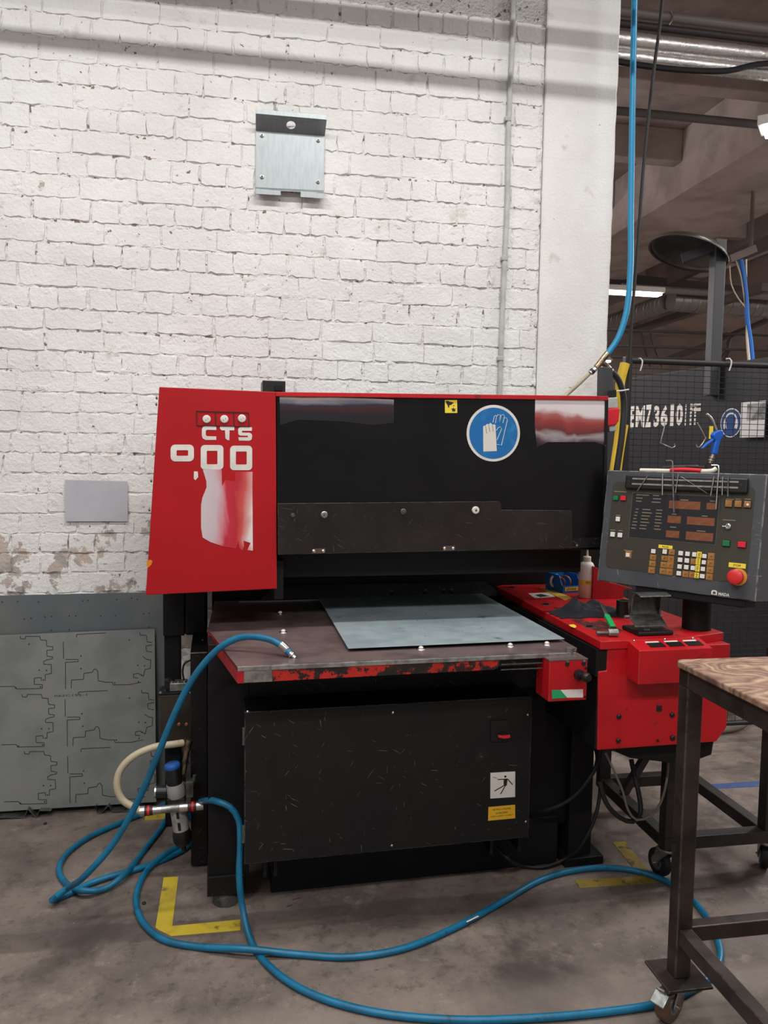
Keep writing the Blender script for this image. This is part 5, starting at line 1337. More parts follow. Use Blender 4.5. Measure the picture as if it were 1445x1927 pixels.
# key switch
u, v = FCN.px(*C7(1132,632))
ks = build(MB(FCN).lathe([(.0105,.001),(.0105,.006),(.008,.008),(.005,.008),(.005,.004)], (u,v,0), (0,0,1), 20), 'key_switch', CHROME, ov, smooth=True)
build(MB(FCN).box(u-.018, u-.004, v-.003, v+.001, .007, .010), 'switch_lever', CHROME, ks, bevel=.001)
# keypad
whites = [(165,148,215,198),(300,150,350,205),(488,170,540,222),(480,248,533,300),(475,328,525,380),(465,408,517,460),(568,178,620,230),(560,256,612,310),(553,335,605,388),(650,185,700,238),(632,345,683,397),(768,205,818,255),(762,280,810,328),(750,358,800,408),(740,443,795,493)]
browns = [(148,208,220,275),(138,283,215,350),(128,358,205,432),(370,150,440,215),(283,222,355,285),(358,228,432,300),(272,298,350,365),(350,300,425,372),(262,372,338,443),(340,378,415,455),(530,405,603,478),(628,258,690,325),(610,412,680,487),(832,192,910,270),(822,275,905,350),(815,355,897,430),(808,437,888,512)]
for r in whites: keyed(r, KEY_WHITE, cf=CK)
letters = {1:'', 4:'X', 5:'Y'}
for i, r in enumerate(browns):
    k, (cx, cy, hw, hv) = key(*r, KEY_BROWN, 'flat_key', ov, .001, .0028, CK, bev=0)
    if i in (4, 5):
        mb = MB(FCN); text_mb(mb, letters[i], cx-hw*.35, cx+hw*.35, cy-hv*.4, cy+hv*.4, .0028, .0032); build(mb, 'key_letter', INK, k)
    elif i not in (11,):
        build(MB(FCN).box(cx-hw*.3, cx+hw*.3, cy-hv*.12, cy+hv*.12, .0028, .0032), 'key_mark', mat('key_mark_brown', srgb(92,58,30), .6), k)
for r, t in (((708,178,764,250),'DEL'),((696,255,750,330),'OLN'),((690,335,742,412),'YES'),((680,424,732,490),'INP')):
    k, (cx, cy, hw, hv) = key(*r, YELLOW_STICKER, 'yellow_tab', ov, .0068, .0076, CK, bev=0)
    Ft = Frame(FCN.pt(cx,cy,0), CU, -CX, FCN.Z)     # lettering turned upwards
    mb = MB(Ft); text_mb(mb, t, -hv*.8, hv*.8, -hw*.5, hw*.5, .0076, .0080); build(mb, 'lettering', INK, k)
for r, t in (((247,100,412,140),'PAUSS'),((1075,312,1278,368),'STOPP')):
    k, (cx, cy, hw, hv) = key(*r, YELLOW_STICKER, 'yellow_label', ov, .001, .002, CK, bev=0)
    mb = MB(FCN); text_mb(mb, t, cx-hw*.45, cx+hw*.45, cy-hv*.55, cy+hv*.45, .002, .0025); build(mb, 'lettering', INK, k)
u, v = FCN.px(*CK(1190,478))
es = build(MB(FCN).lathe([(.030,.001),(.030,.005),(.026,.006)], (u,v,0), (0,0,1), 30), 'stop_plate', mat('stop_amber', srgb(190,128,42), .45), ov, smooth=True, label='amber disc under the stop button')
build(MB(FCN).lathe([(.016,.005),(.016,.018),(.021,.020),(.026,.024),(.026,.038),(.022,.041),(.006,.042)], (u,v,0), (0,0,1), 30), 'stop_button', STOP_RED, es, smooth=True, label='red mushroom stop button')
# maker's name
(lu0, lv0), (lu1, lv1) = FCN.px(*CK(868,680)), FCN.px(*CK(1088,648))
lv = (lv0+lv1)/2-.004
mb = MB(FCN); text_mb(mb, 'MADA', lu0+.025, lu1, lv-.0055, lv+.0055, 0, .0008, bold=.02); build(mb, 'lettering', WHITE_DECAL, body_c)
mb = MB(FCN); oa = [(lu0,lv-.0055),(lu0,lv+.006),(lu0+.004,lv+.0105),(lu0+.016,lv+.0105),(lu0+.020,lv+.006),(lu0+.020,lv-.0055)]
ia = [(lu0+.005,lv-.003),(lu0+.005,lv+.004),(lu0+.0065,lv+.006),(lu0+.0135,lv+.006),(lu0+.015,lv+.004),(lu0+.015,lv-.003)]
mb.ringp(oa, ia, 0, .0008); build(mb, 'logo', WHITE_DECAL, body_c)
# tool tray across the top
(ta, tvb), (tb2, tvt) = FCN.px(*C7(330,335)), FCN.px(*C7(1295,300))
tu0, tu1 = FCN.px(*C7(332,280))[0], FCN.px(*C7(1296,300))[0]
tv1 = FCN.px(*C7(340,225))[1]; tv0 = FCN.px(*C7(335,335))[1]
tray = build(MB(FCN).box(tu0, tu1, tv0, tv1, 0, .016), 'magnet_strip', PLASTIC_BLACK, body_c, bevel=.006, label='black magnetic tool strip')
for vv in (tv0+(tv1-tv0)*.35, tv0+(tv1-tv0)*.72):
    build(MB(FCN).box(tu0+.03, tu1-.03, vv-.003, vv+.003, .016, .0175), 'steel_rail', STEEL, tray)
for uu in (tu0+.013, tu1-.022):
    build(MB(FCN).lathe([(.005,.016),(.004,.0165)], (uu,(tv0+tv1)/2,0), (0,0,1), 12), 'strip_screw', INK, tray)
# pole and arm carrying the console
pc = FCN.pt(.09, -H2, -.10)
build(MB().cyl((pc.x,pc.y+.05,RZ), (pc.x,pc.y+.05,pc.z+.02), .052, 24), 'console_pole', BLACK_MATT, CON, smooth=True)
build(MB(FCN).box(-.14, .26, -H2-.028, -H2+.004, -.12, -.01), 'console_hanger', BLACK_MATT, CON, bevel=.004)
# ---- tools held on the strip
def rod(name, pts7, r, m, label, cat, group=None, n=.0205, step=None):
    q = [FCN.px(*C7(x, y), n) for x, y in pts7]
    return build(MB(FCN).tube([(a,b_,n) for a,b_ in q], r, 8, step), name, m, None, label, cat, group, smooth=True)
G = 'small tools on the magnetic strip'
rod('hex_key', [(640,114),(680,112),(692,120),(694,140),(698,330),(703,520)], .0028, DARK_STEEL, 'large dark hex key hanging left on the magnetic strip', 'hex key', G)
rod('hex_key', [(1000,148),(1045,148),(1056,156),(1057,180),(1045,340),(1033,495)], .0028, CHROME, 'long bright hex key hanging right on the magnetic strip', 'hex key', G)
for pts, r, m, lab in (([(500,228),(415,350)], .0016, STEEL, 'slanting thin pin at the left end of the magnetic strip'),
                       ([(614,215),(612,385)], .0026, STEEL, 'short upright drill bit left of the dark hex key'),
                       ([(741,205),(715,365)], .0020, STEEL, 'tilted pointed scriber right of the dark hex key'),
                       ([(1020,238),(993,388)], .0022, STEEL, 'tilted steel pin left of the bright hex key'),
                       ([(1088,238),(1083,385)], .0022, CHROME, 'short bright pin right of the bright hex key'),
                       ([(1132,235),(1128,395)], .0026, DARK_STEEL, 'dark upright pin at the right end of the magnetic strip'),
                       ([(760,238),(965,370)], .0006, STEEL, 'thin wire crossing the magnetic strip diagonally')):
    rod('tool_pin', pts, r, m, lab, 'pin', G, n=.0205 if r > .001 else .0192)
# ---- tools lying on top of the console
ztop = H2+.0
FTOP = Frame(FCN.pt(0,H2,0), CX, -FCN.Z, CU)           # x along console, y backwards, z up
def topu(x): return FCN.px(*C7(x, 200))[0]
build(MB(FTOP).cyl((topu(388),.055,.009),(topu(650),.05,.009), .0075, 14), 'paint_marker', CAP_WHITE, None, 'white paint marker lying on top of the console', 'marker', smooth=True)
PLR = empty('pliers', FTOP.pt(topu(800),.05,0), 'pliers with red and white handles on top of the console', 'pliers')
build(MB(FTOP).tube([(topu(640),.040,.011),(topu(720),.040,.013),(topu(800),.040,.013),(topu(890),.040,.011)], .0085, 10, .01), 'handle', KEY_RED, PLR, smooth=True, label='red handle')
build(MB(FTOP).tube([(topu(885),.040,.010),(topu(930),.042,.010),(topu(975),.045,.014),(topu(992),.05,.022)], .0085, 10, .01), 'handle', CAP_WHITE, PLR, smooth=True, label='white handle')
build(MB(FTOP).bar((topu(640),.050,.024),(topu(840),.055,.030), .012, .007, CU), 'jaw', DARK_STEEL, PLR, bevel=.001)
build(MB(FTOP).tube([(topu(540),.085,.022),(topu(700),.085,.027),(topu(880),.080,.026)], .011, 10, .01), 'black_brush', PLASTIC_BLACK, None, 'black brush handle behind the pliers on the console', 'brush', smooth=True)
# blue blow gun standing behind the console top
gcon = FTOP.pt(topu(985), .06, .004)
YG = gcon.y
FGN = face_y(YG)
CG = lambda x, y: (1170+x/5.255, 720+y/5.255)
def gq(x, y, n=0): u, v = FGN.px(*CG(x, y)); return (u, v, n)
GUN = empty('blow_gun', gcon, 'blue air blow gun with bent silver nozzle behind the console', 'blow gun')
build(MB(FGN).prism([gq(x,y)[:2] for x,y in ((925,480),(960,465),(988,480),(990,535),(965,560),(945,640),(930,715),(882,708),(900,620),(912,575),(895,555),(885,520),(905,490))], -.012, .012), 'gun_body', GUN_BLUE, GUN, bevel=.005, seg=3)
build(MB(FGN).prism([gq(x,y)[:2] for x,y in ((905,545),(915,570),(870,600),(800,655),(782,652),(830,600))], -.006, .006), 'trigger', GUN_BLUE, GUN, bevel=.003)
build(MB(FGN).tube([gq(x,y) for x,y in ((840,310),(878,345),(905,385),(920,425),(938,470))], .0042, 10, .006), 'nozzle', CHROME, GUN, smooth=True)
build(MB(FGN).cyl(gq(905,712), gq(872,800), .0085, 14), 'coupling', BRASS, GUN, smooth=True)
for t in (.3, .6): 
    a, b_ = V(gq(905,712)), V(gq(872,800)); p = a+(b_-a)*t; q = a+(b_-a)*(t+.12)
    build(MB(FGN).cyl(tuple(p), tuple(q), .0105, 14), 'coupling_ring', STEEL, GUN)

# ================================================================== MESH FENCE AND THE MACHINE BEHIND
FY = 4.0
FF = face_y(FY)
FEN = empty('mesh_fence', (2.5, FY, 0), 'black wire mesh machine fence behind the console', 'fence')
zt_f = FF.px(1300,683)[1]
fx0 = FF.px(1177,800)[0]; fx1 = 3.45
build(MB().box(fx0-.022, fx0+.018, FY-.02, FY+.02, 0, zt_f+.02), 'fence_post', FENCE_BLACK, FEN, bevel=.003)
build(MB().box(fx1, fx1+.04, FY-.02, FY+.02, 0, zt_f+.02), 'fence_post', FENCE_BLACK, FEN, bevel=.003)
build(MB().cyl((fx0-.02,FY,zt_f), (fx1+.04,FY,zt_f), .016, 14), 'top_rail', FENCE_BLACK, FEN, smooth=True)
build(MB().cyl((fx0,FY,.12), (fx1,FY,.12), .014, 10), 'bottom_rail', FENCE_BLACK, FEN, smooth=True)
WIRE = mat('fence_wire', srgb(34,33,35), .4, .3)
x = fx0+.05
mv = mkmesh('fence_wire', MB().cyl((0,0,-(zt_f-.12)/2),(0,0,(zt_f-.12)/2), .0017, 6).v, MB().cyl((0,0,0),(0,0,1),1,6).f, WIRE)
while x < fx1:
    o = bpy.data.objects.new('upright_wire', mv); COL.objects.link(o); o.parent = FEN; o.location = V((x, FY, (zt_f+.12)/2))-FEN.location; x += .0505
L2 = (fx1-fx0)/2
mh = mkmesh('fence_wire', MB().cyl((-L2,0,0),(L2,0,0), .0017, 6).v, MB().cyl((0,0,0),(0,0,1),1,6).f, WIRE)
zz = zt_f-.04
while zz > .13:
    o = bpy.data.objects.new('cross_wire', mh); COL.objects.link(o); o.parent = FEN; o.location = V(((fx0+fx1)/2, FY-.0035, zz))-FEN.location; zz -= .0325
# ties and hooks on the fence
for i, (x_, lab) in enumerate(((1203,'white cable tie on the fence rail near the corner'),(1370,'white cable tie on the fence rail left of the blue cables'))):
    u, v = FF.px(x_, 683)
    build(MB(FF).tube([(u-.015,v+.022,.0),(u,v+.024,.012),(u+.006,v+.01,.020),(u+.004,v-.02,.020),(u-.002,v-.045,.016)], .004, 6, .01), 'cable_tie', CABLE_TIE, None, lab, 'cable tie', 'white ties on the fence rail', smooth=True)
u0_, v0_ = FF.px(1160,737); u1_, v1_ = FF.px(1183,733)
build(MB(face_y(3.55)).tube([(*face_y(3.55).px(1160,736),0),(*face_y(3.55).px(1172,735),.004),(*face_y(3.55).px(1183,733),0)], .004, 6), 'cable_tie', CABLE_TIE, None, 'white cable tie holding the black hose to the fence post', 'cable tie', smooth=True)
for pts, lab in ((((420,400),(408,460),(390,530),(375,597),(430,622),(488,645),(518,630),(512,603)), 'bent wire hook hanging left on the mesh fence'),
                 (((735,395),(780,470),(822,547),(790,600),(758,640),(732,634),(728,605)), 'bent wire hook hanging left of the blue blow gun')):
    build(MB(FF).tube([(*FF.px(*CG(x,y)), .008) for x,y in pts], .0032, 8), 'wire_hook', CHROME, None, lab, 'hook', 'wire hooks on the fence', smooth=True)
build(MB(FF).box(*sorted((FF.px(*CG(862,430))[0], FF.px(*CG(900,430))[0])), *sorted((FF.px(*CG(870,555))[1], FF.px(*CG(870,430))[1])), .002, .005), 'yellow_tag', YELLOW_STICKER, None, 'small yellow tag on the fence behind the blow gun', 'tag')
# charcoal machine whose side runs away from us
ed = V((-.127,.992,0)).normalized()                       # away
EF = Frame(V((3.43,5.09,0)), -ed, (0,0,1))                # x towards us, y up, z facing left
EMZ = empty('turret_press', V((3.9,5.6,0)), 'charcoal machine lettered EMZ 3610NT behind the mesh fence', 'machine')
ev = EF.px(1290,700)[1]
e_top = EF.px(1240,703)[1]
eu0, eu1 = EF.px(1160,800)[0]-.9, .9
ebody = build(MB(EF).box(eu0, eu1, .05, e_top, -1.0, 0), 'machine_side', MACHINE2, EMZ, bevel=.01)
build(MB(EF).box(eu1-.45, eu1+.02, .0, e_top+.01, -1.0, .03), 'front_column', FENCE_BLACK, EMZ, bevel=.01)
build(MB(EF).box(eu0, eu1, 0, .05, -.9, -.1), 'machine_base', FENCE_BLACK, EMZ)
C9 = lambda x, y: (1170+x/5.255, 720+y/5.255)
def eq(x, y): return EF.px(*C9(x, y))
for txt, a, b_, sh in (('E',(85,448),(131,232),0),('M',(137,446),(232,226),0),('Z',(232,443),(304,216),0),('3',(315,440),(378,226),0),('6',(382,436),(462,222),0),('1',(478,430),(520,212),0),('0',(530,428),(612,205),0)):
    p = eq(*a); q = eq(*b_)
    mb = MB(EF); text_mb(mb, txt, p[0], q[0], p[1], q[1], .0005, .003, bold=.04); build(mb, 'letter', WHITE_DECAL, ebody)
# striped N T
for k_ in range(6):
    f0, f1 = k_/6, (k_+.72)/6
    for (ax, ay), (bx_, by_) in (((618,425),(640,205)),((672,420),(695,198)),((715,418),(738,195))):
        p = eq(ax, ay); q = eq(ax+26, by_)
        build(MB(EF).box(p[0], q[0], p[1]+(q[1]-p[1])*f0, p[1]+(q[1]-p[1])*f1, .0005, .003), 'letter_stripe', WHITE_DECAL, ebody)
p = eq(700,228); q = eq(785,190)
build(MB(EF).box(p[0], q[0], q[1]-.03, q[1]-.012, .0005, .003), 'letter_stripe', WHITE_DECAL, ebody)
build(MB(EF).box(p[0], q[0], q[1]-.07, q[1]-.045, .0005, .003), 'letter_stripe', WHITE_DECAL, ebody)
# hearing protection sign
eu, evv = eq(1080,398); r_ = .105
hs = build(MB(EF).prism(circ(eu,evv,r_,40), .0005, .002), 'ear_sign', WHITE_DECAL, ebody, label='round blue ear protection sign')
build(MB(EF).prism(circ(eu,evv,r_*.93,40), .002, .003), 'sign_disc', mat('navy_sign', srgb(18,52,110), .4), hs)
build(MB(EF).ringp(circ(eu,evv+.01,r_*.62,28), circ(eu,evv+.01,r_*.5,28), .003, .0036), 'head_band', LABEL_WHITE, hs)
build(MB(EF).prism(circ(eu,evv-.005,r_*.42,24,r_*.62), .0036, .0042), 'sign_head', mat('navy_sign', srgb(18,52,110), .4), hs)
for sx_ in (-1,1): build(MB(EF).prism(circ(eu+sx_*r_*.56,evv-.01,r_*.13,16,r_*.34), .0036, .0042), 'ear_cup', LABEL_WHITE, hs)
p = eq(1203,545); q = eq(1460,178)
pp = build(MB(EF).box(p[0], q[0], p[1], q[1], .03, .032), 'printed_sheet', mat('white_print_sheet', srgb(200,197,196), .6), EMZ, label='white paper with a faint grey picture')
p = eq(1250,380); q = eq(1460,200)
build(MB(EF).box(p[0]+.02, q[0], p[1], q[1], .032, .0325), 'grey_picture', mat('grey_picture', srgb(150,148,148), .6, col2=srgb(90,88,88), vscale=9), pp)
# dome mirror on a post
MIR = empty('dome_mirror', EF.pt(*EF.px(1345,745)), 'round dome mirror on a dark grey square post behind the fence', 'mirror')
PO = EF.pt(*EF.px(1345,742), .06); YP = PO.y
fpY = face_y(YP)
p0_ = fpY.px(1349,745); p1_ = fpY.px(1352,452)
build(MB(fpY).box(p1_[0]-.042, p1_[0]+.042, p0_[1], p1_[1], -.04, .04), 'post', POST_GREY, MIR, bevel=.004)
am = fpY.px(1300,480)
arm_a = V(fpY.pt(p1_[0]-.02, p1_[1]-.045, 0)); arm_b = V(fpY.pt(am[0], am[1]-.0, -.12))
build(MB().bar(arm_a, arm_b, .07, .07), 'arm', POST_GREY, MIR, bevel=.003)
dc = V(fpY.pt(*fpY.px(1312,468), -.12))
Rm = .285
dn_ = (V((CAM.x-dc.x, CAM.y-dc.y, 0)).normalized()*.10 + _r0*(-.30) + V((0,0,-1.0))).normalized()   # open side down
prof = [(Rm*math.sin(t), -Rm*.30*(math.cos(t))) for t in [math.radians(a) for a in range(90, 4, -8)]]
prof = prof+[(.002, -Rm*.30)]
mb = MB(); mb.lathe([(Rm,0.0)]+[(r0, h0) for r0, h0 in prof[1:]], dc, dn_, 36, close=False)
dm = build(mb, 'dome', MIRROR_BACK, MIR, smooth=True)
mb = MB(); mb.lathe([(Rm,.0),(Rm+.008,.004),(Rm+.008,.012),(Rm-.006,.012),(Rm-.006,0)], dc, dn_, 36, close=False); build(mb, 'rim', mat('mirror_rim', srgb(70,66,64), .4), dm, smooth=True)

# ================================================================== BENCH WITH WOODEN TOP
BC = V((1.232, 2.032, 0))                                  # its back left corner
BEN = empty('work_bench', BC, 'steel bench on castors with weathered plywood top in the right foreground', 'bench')
BH = 1.069
bx0, bx1, by0, by1 = BC.x, BC.x+.85, BC.y-1.15, BC.y
lw = .050
build(MB().prism(rrect(bx0-.012, bx1+.01, by0-.01, by1+.012, .03), BH-.018, BH), 'wooden_top', WOOD, BEN, bevel=.004, label='weathered plywood top')
def benchleg(x, y):
    return build(MB().box(x, x+lw, y-lw, y, .126, BH-.018-.05), 'leg', BENCH_STEEL, BEN, bevel=.005)
for lx, ly in ((bx0,by1),(bx1-lw,by1),(bx0,by0+lw),(bx1-lw,by0+lw)):
    lg_ = benchleg(lx, ly)
    build(MB().box(lx-.045, lx+lw+.045, ly-lw-.045, ly+.045, .118, .126), 'castor_plate', BENCH_STEEL, lg_, bevel=.001)
az = BH-.018
for a in ((bx0,bx1,by1-lw,by1),(bx0,bx1,by0,by0+lw),(bx0,bx0+lw,by0+lw,by1-lw),(bx1-lw,bx1,by0+lw,by1-lw)):
    build(MB().box(*a, az-.055, az), 'apron', BENCH_STEEL, BEN, bevel=.004)
for a in ((bx0+lw,bx1-lw,by1-lw+.005,by1-.005),(bx0+lw,bx1-lw,by0+.005,by0+lw-.005),(bx0+.005,bx0+lw-.005,by0+lw,by1-lw),(bx1-lw+.005,bx1-.005,by0+lw,by1-lw)):
    build(MB().box(*a, .232, .280), 'stretcher', BENCH_STEEL, BEN, bevel=.004)
def castor(name, c, r, w, ang, label, brake=False, tread=RUBBER, plate_z=.157, group=None):
    """swivel castor; c is the swivel centre on the floor"""
    root = empty(name, (c[0],c[1],0), label, 'castor', group)
    d = V((math.cos(ang), math.sin(ang), 0)); s = V((-d.y, d.x, 0)); off = r*.75
    F = Frame(V((c[0],c[1],0))+d*off+V((0,0,r)), d, (0,0,1), d.cross(V((0,0,1))))
    whl = build(MB(F).lathe([(r*.8,-w/2),(r*.97,-w*.42),(r,-w*.25),(r,w*.25),(r*.97,w*.42),(r*.8,w/2)], (0,0,0), (0,0,1), 30), 'wheel', tread, root, smooth=True)
    build(MB(F).lathe([(r*.52,-w/2-.002),(r*.52,w/2+.002)], (0,0,0), (0,0,1), 20), 'wheel_hub', ZINC, whl, smooth=True)
    for sg in (-1, 1):
        z0, z1 = sorted((sg*(w/2+.005), sg*(w/2+.009)))
        build(MB(F).prism([(-r*.24,-r*.22),(r*.24,-r*.22),(r*.30,0),(-off+r*.62,plate_z-r-.006),(-off-r*.62,plate_z-r-.006),(-r*.42,r*.3)], z0, z1), 'fork', ZINC, root, bevel=.001)
    build(MB(F).cyl((0,0,-w/2-.016), (0,0,w/2+.016), r*.10, 10), 'axle_bolt', CHROME, root)
    build(MB().lathe([(r*.62,plate_z-.012),(r*.66,plate_z-.006),(r*.66,plate_z-.0005)], (c[0],c[1],0), (0,0,1), 22), 'swivel_head', CHROME, root, smooth=True)
    if brake:
        build(MB(F).prism([(r*.15,r*.72),(r*.75,r*.86),(r*1.28,r*.42),(r*1.22,r*.30),(r*.7,r*.70),(r*.15,r*.58)], -w*.62, w*.62), 'brake_pedal', ZINC, root, bevel=.002)
        build(MB(F).tube([(r*.70,r*.84,-w*.3),(r*.85,r*1.04,-w*.25),(r*.85,r*1.04,w*.25),(r*.70,r*.84,w*.3)], .0035, 8), 'brake_loop', STEEL, root)
    return root
RUSTY = mat('brown_nylon_wheel', srgb(92,70,58), .5, col2=srgb(110,74,48), vscale=20)
castor('bench_castor', (bx0+lw/2, by1-lw/2), .055, .036, math.radians(208), 'braked castor with brown wheel under the near bench leg', True, RUSTY, .118, 'castors under the bench')
castor('bench_castor', (bx1-lw/2, by1-lw/2), .048, .034, math.radians(200), 'castor under the far right bench leg', False, RUSTY, .118, 'castors under the bench')

# ================================================================== TROLLEY FRAME BEHIND THE BENCH
TR = empty('steel_trolley', (1.83,2.97,0), 'black steel trolley frame on wheels behind the bench leg', 'trolley')
tx0, tx1, ty0, ty1 = 1.585, 2.065, 2.66, 3.27
tw = .05; tz0, tz1 = .135, .185
TBLK = mat('trolley_black', srgb(34,31,31), .5, col2=srgb(48,43,41), vscale=8)
for nm, a in (('front_rail',(tx0,tx1,ty0,ty0+tw)),('back_rail',(tx0,tx1,ty1-tw,ty1)),('side_rail',(tx0,tx0+tw,ty0+tw,ty1-tw)),('side_rail',(tx1-tw,tx1,ty0+tw,ty1-tw))):
    build(MB().box(*a, tz0, tz1), nm, TBLK, TR, bevel=.003)
for x_ in (tx0, tx1-tw):
    build(MB().box(x_, x_+tw, ty0, ty0+tw, tz1, .50 if x_ == tx0 else .92), 'upright', TBLK, TR, bevel=.003)
    build(MB().box(x_, x_+tw, ty1-tw, ty1, tz1, .46), 'upright', TBLK, TR, bevel=.003)
build(MB().bar((tx0+.03,ty0+.40,tz1), (tx0+.16,ty0+.40,.40), .03, .03, (0,1,0)), 'brace', TBLK, TR)
build(MB().box(tx0-.08, tx0+.22, ty1-.10, ty1-.06, .36, .41), 'cross_bar', TBLK, TR, bevel=.003)
build(MB().box(tx1-.02, tx1+.35, ty0, ty0+.05, .86, .92), 'handle_bar', TBLK, TR, bevel=.003)
for i, (x_, y_, an) in enumerate(((tx0+.03,ty0+.03,100),(tx1-.02,ty0+.03,60),(tx1-.09,ty1-.05,250))):
    castor('trolley_castor', (x_,y_), .055, .032, math.radians(an), ('trolley castor hidden behind the near bench leg','trolley castor at the right picture edge','far trolley castor with grey fork under the red housing')[i], False, RUBBER, .135, 'castors under the trolley')
# beige hose coil on the floor beyond
hp_ = [at_z(1318,1305,.30), at_z(1360,1320,.05), at_z(1398,1335,.012), at_z(1406,1355,.012), at_z(1390,1370,.012), at_z(1350,1378,.012), at_z(1310,1379,.012), at_z(1270,1372,.012)]
build(MB().tube(hp_, .015, 10, .03), 'floor_hose', mat('brown_grey_hose', srgb(112,100,86), .5), None, 'grey-brown hose bend lying on the floor behind the bench', 'hose', smooth=True)

# ================================================================== FLOOR MARKINGS
FZ = face_z(0)
def tape(parts, label, m, group='yellow corner marks'):
    mbs = MB(FZ)
    for pl in parts: mbs.prism(pxs(FZ, pl), .0003, .0012)
    build(mbs, 'floor_tape', m, None, label, 'floor tape', group)
tape([[(308,1651.5),(335.5,1650),(324,1743),(452,1731),(452,1751),(322,1762),(298,1750),(292.5,1746)]], 'yellow tape corner on the floor in front of the left press leg', YELLOW_TAPE)
tape([[(1152,1585),(1176,1584),(1238,1661),(1091,1672),(1081,1656),(1205,1650)]], 'dirty yellow tape corner on the floor near the right press foot', YELLOW_TAPE_DULL)
tape([[(272.7,1534),(293,1533),(297.6,1523),(317,1522),(317,1541),(272.7,1544)]], 'yellow tape corner on the floor behind the air regulator', YELLOW_TAPE)
tape([[(1330,1476.6),(1416,1471),(1450,1469),(1450,1479),(1416,1481),(1340,1485)]], 'blue tape strip on the floor seen past the bench leg', BLUE_TAPE, 'blue tape strips')
tape([[(1000,1574),(1018,1573),(1060,1622),(1040,1624)]], 'dull yellow tape remnant on the floor by the press foot', YELLOW_TAPE_DULL)
rb = random.Random(9)
for i, (x_, y_, L_) in enumerate(((558,1693,.03),(545,1706,.02),(82,1552,.03),(880,1598,.01))):
    p = at_z(x_, y_, .001)
    build(MB().bar((p.x-L_/2,p.y,.0015), (p.x+L_/2,p.y+.008,.0015), .003, .0015), 'metal_sliver', CHROME, None, ('bright metal sliver on the floor below the plinth','short metal sliver left of the plinth front','metal sliver on the floor under the leaning sheets','tiny metal sliver under the cabinet')[i], 'offcut', 'metal slivers on the floor')
for i, (x_, y_) in enumerate(((271,1701),(85,1551))):
    p = at_z(x_, y_, 0)
    build(MB().lathe([(.007,0),(.008,.004),(.004,.008)], (p.x,p.y,0), (0,0,1), 8), 'floor_nut', INK, None, ('small dark nut on the floor inside the hose bend','small dark ring on the floor before the leaning sheets')[i], 'nut', 'nuts on the floor')

# ================================================================== CEILING SERVICES
PY = 4.55
def xpipe(y_px, r, m, name, label, Y=PY, cat='pipe', slope=.112, seg=18, x1=9.0, bits=None):
    p = at_y(1300, y_px, Y)
    o = build(MB().cyl((1.4 if Y > WY+.35 else END_X+.05,Y,p.z), (x1,Y,p.z), r, seg), name, m, None, label, cat, 'pipes under the ceiling', smooth=True)
    return o, p
xpipe(38, .030, PIPE_GREY, 'ceiling_pipe', 'grey ceiling pipe, topmost beside the blue hose')
xpipe(60, .022, mat('dark_pipe', srgb(66,62,62), .5, .3), 'ceiling_pipe', 'dark ceiling pipe under the grey one')
def foilpipe(y_px, r, label, Y=PY):
    p = at_y(1300, y_px, Y); vs, n_ = [], 26
    mb = MB(); N_ = 120
    pts = [(1.4+(9-1.4)*i/N_, Y, p.z) for i in range(N_+1)]
    mb.tube(pts, r, n_, rfun=lambda t: 1+.018*noise.noise(V((t*90, 2, y_px)))+.012*noise.noise(V((t*300, 5, y_px))))
    return build(mb, 'foil_pipe', FOIL, None, label, 'pipe', 'foil wrapped pipes', smooth=True)
foilpipe(91, .052, 'upper silver foil wrapped pipe under the ceiling')
foilpipe(122, .046, 'lower silver foil wrapped pipe under the ceiling', PY+.02)
build(MB().tube([at_y(1120,108,PY-.07), at_y(1200,122,PY-.07), at_y(1290,132,PY-.07), at_y(1370,133,PY-.07), at_y(1425,121,PY-.07), at_y(1500,118,PY-.07)], .018, 8, .05), 'slack_cable', RUBBER, None, 'slack black cable sagging below the foil pipes', 'cable', smooth=True)
p = at_y(1262,36,PY-.033)
build(MB().tube([p+V((0,0,.045)), p+V((.012,0,.02)), p+V((.006,0,-.01)), p+V((-.012,0,-.035))], .006, 6), 'pipe_clamp', CHROME, None, 'small bright clamp on the topmost ceiling pipe', 'clamp', smooth=True)
xpipe(222, .028, mat('rib_pipe', srgb(104,98,96), .6, .2), 'ceiling_pipe', 'grey-brown ceiling pipe above the broad beam', Y=5.2, x1=at_y(1432,240,5.2).x)
# big lamp at the right picture edge and the far tube lamp
def tube_lamp(p, q, label, w=.12):
    root = empty('tube_lamp', (V(p)+V(q))/2, label, 'lamp', 'lit tube lamps')
    d = (V(q)-V(p)).normalized()
    for t in (.25, .75):
        c = V(p)+(V(q)-V(p))*t
        build(MB().cyl((c.x,c.y,c.z+.07), (c.x,c.y,CEIL_Z), .006, 6), 'hanger', LAMP_BODY, root)
    build(MB().bar(V(p)+V((0,0,.05)), V(q)+V((0,0,.05)), w, .06), 'lamp_body', LAMP_BODY, root, bevel=.004)
    build(MB().bar(V(p)+d*.03+V((0,0,.003)), V(q)-d*.03+V((0,0,.003)), w*.8, .03), 'lit_diffuser', TUBE_LIGHT, root, bevel=.006)
a = at_y(1428,252,4.9)
tube_lamp(a, a+V((1.0,-.9,0)), 'lit ceiling lamp cut by the right picture edge', .22)
a = at_y(1246,556,8.5)
tube_lamp(a-V((1.4,0,0)), a, 'lit tube lamp hanging beyond the pillar', .14)
a = at_y(1150,681,13.2)
tube_lamp(a-V((.6,0,0)), a, 'small far lit lamp just above the yellow cable', .12)
a = at_y(1443,568,10)
tube_lamp(a, a+V((1.2,0,0)), 'far lit lamp by the spiral duct at the right edge', .14)
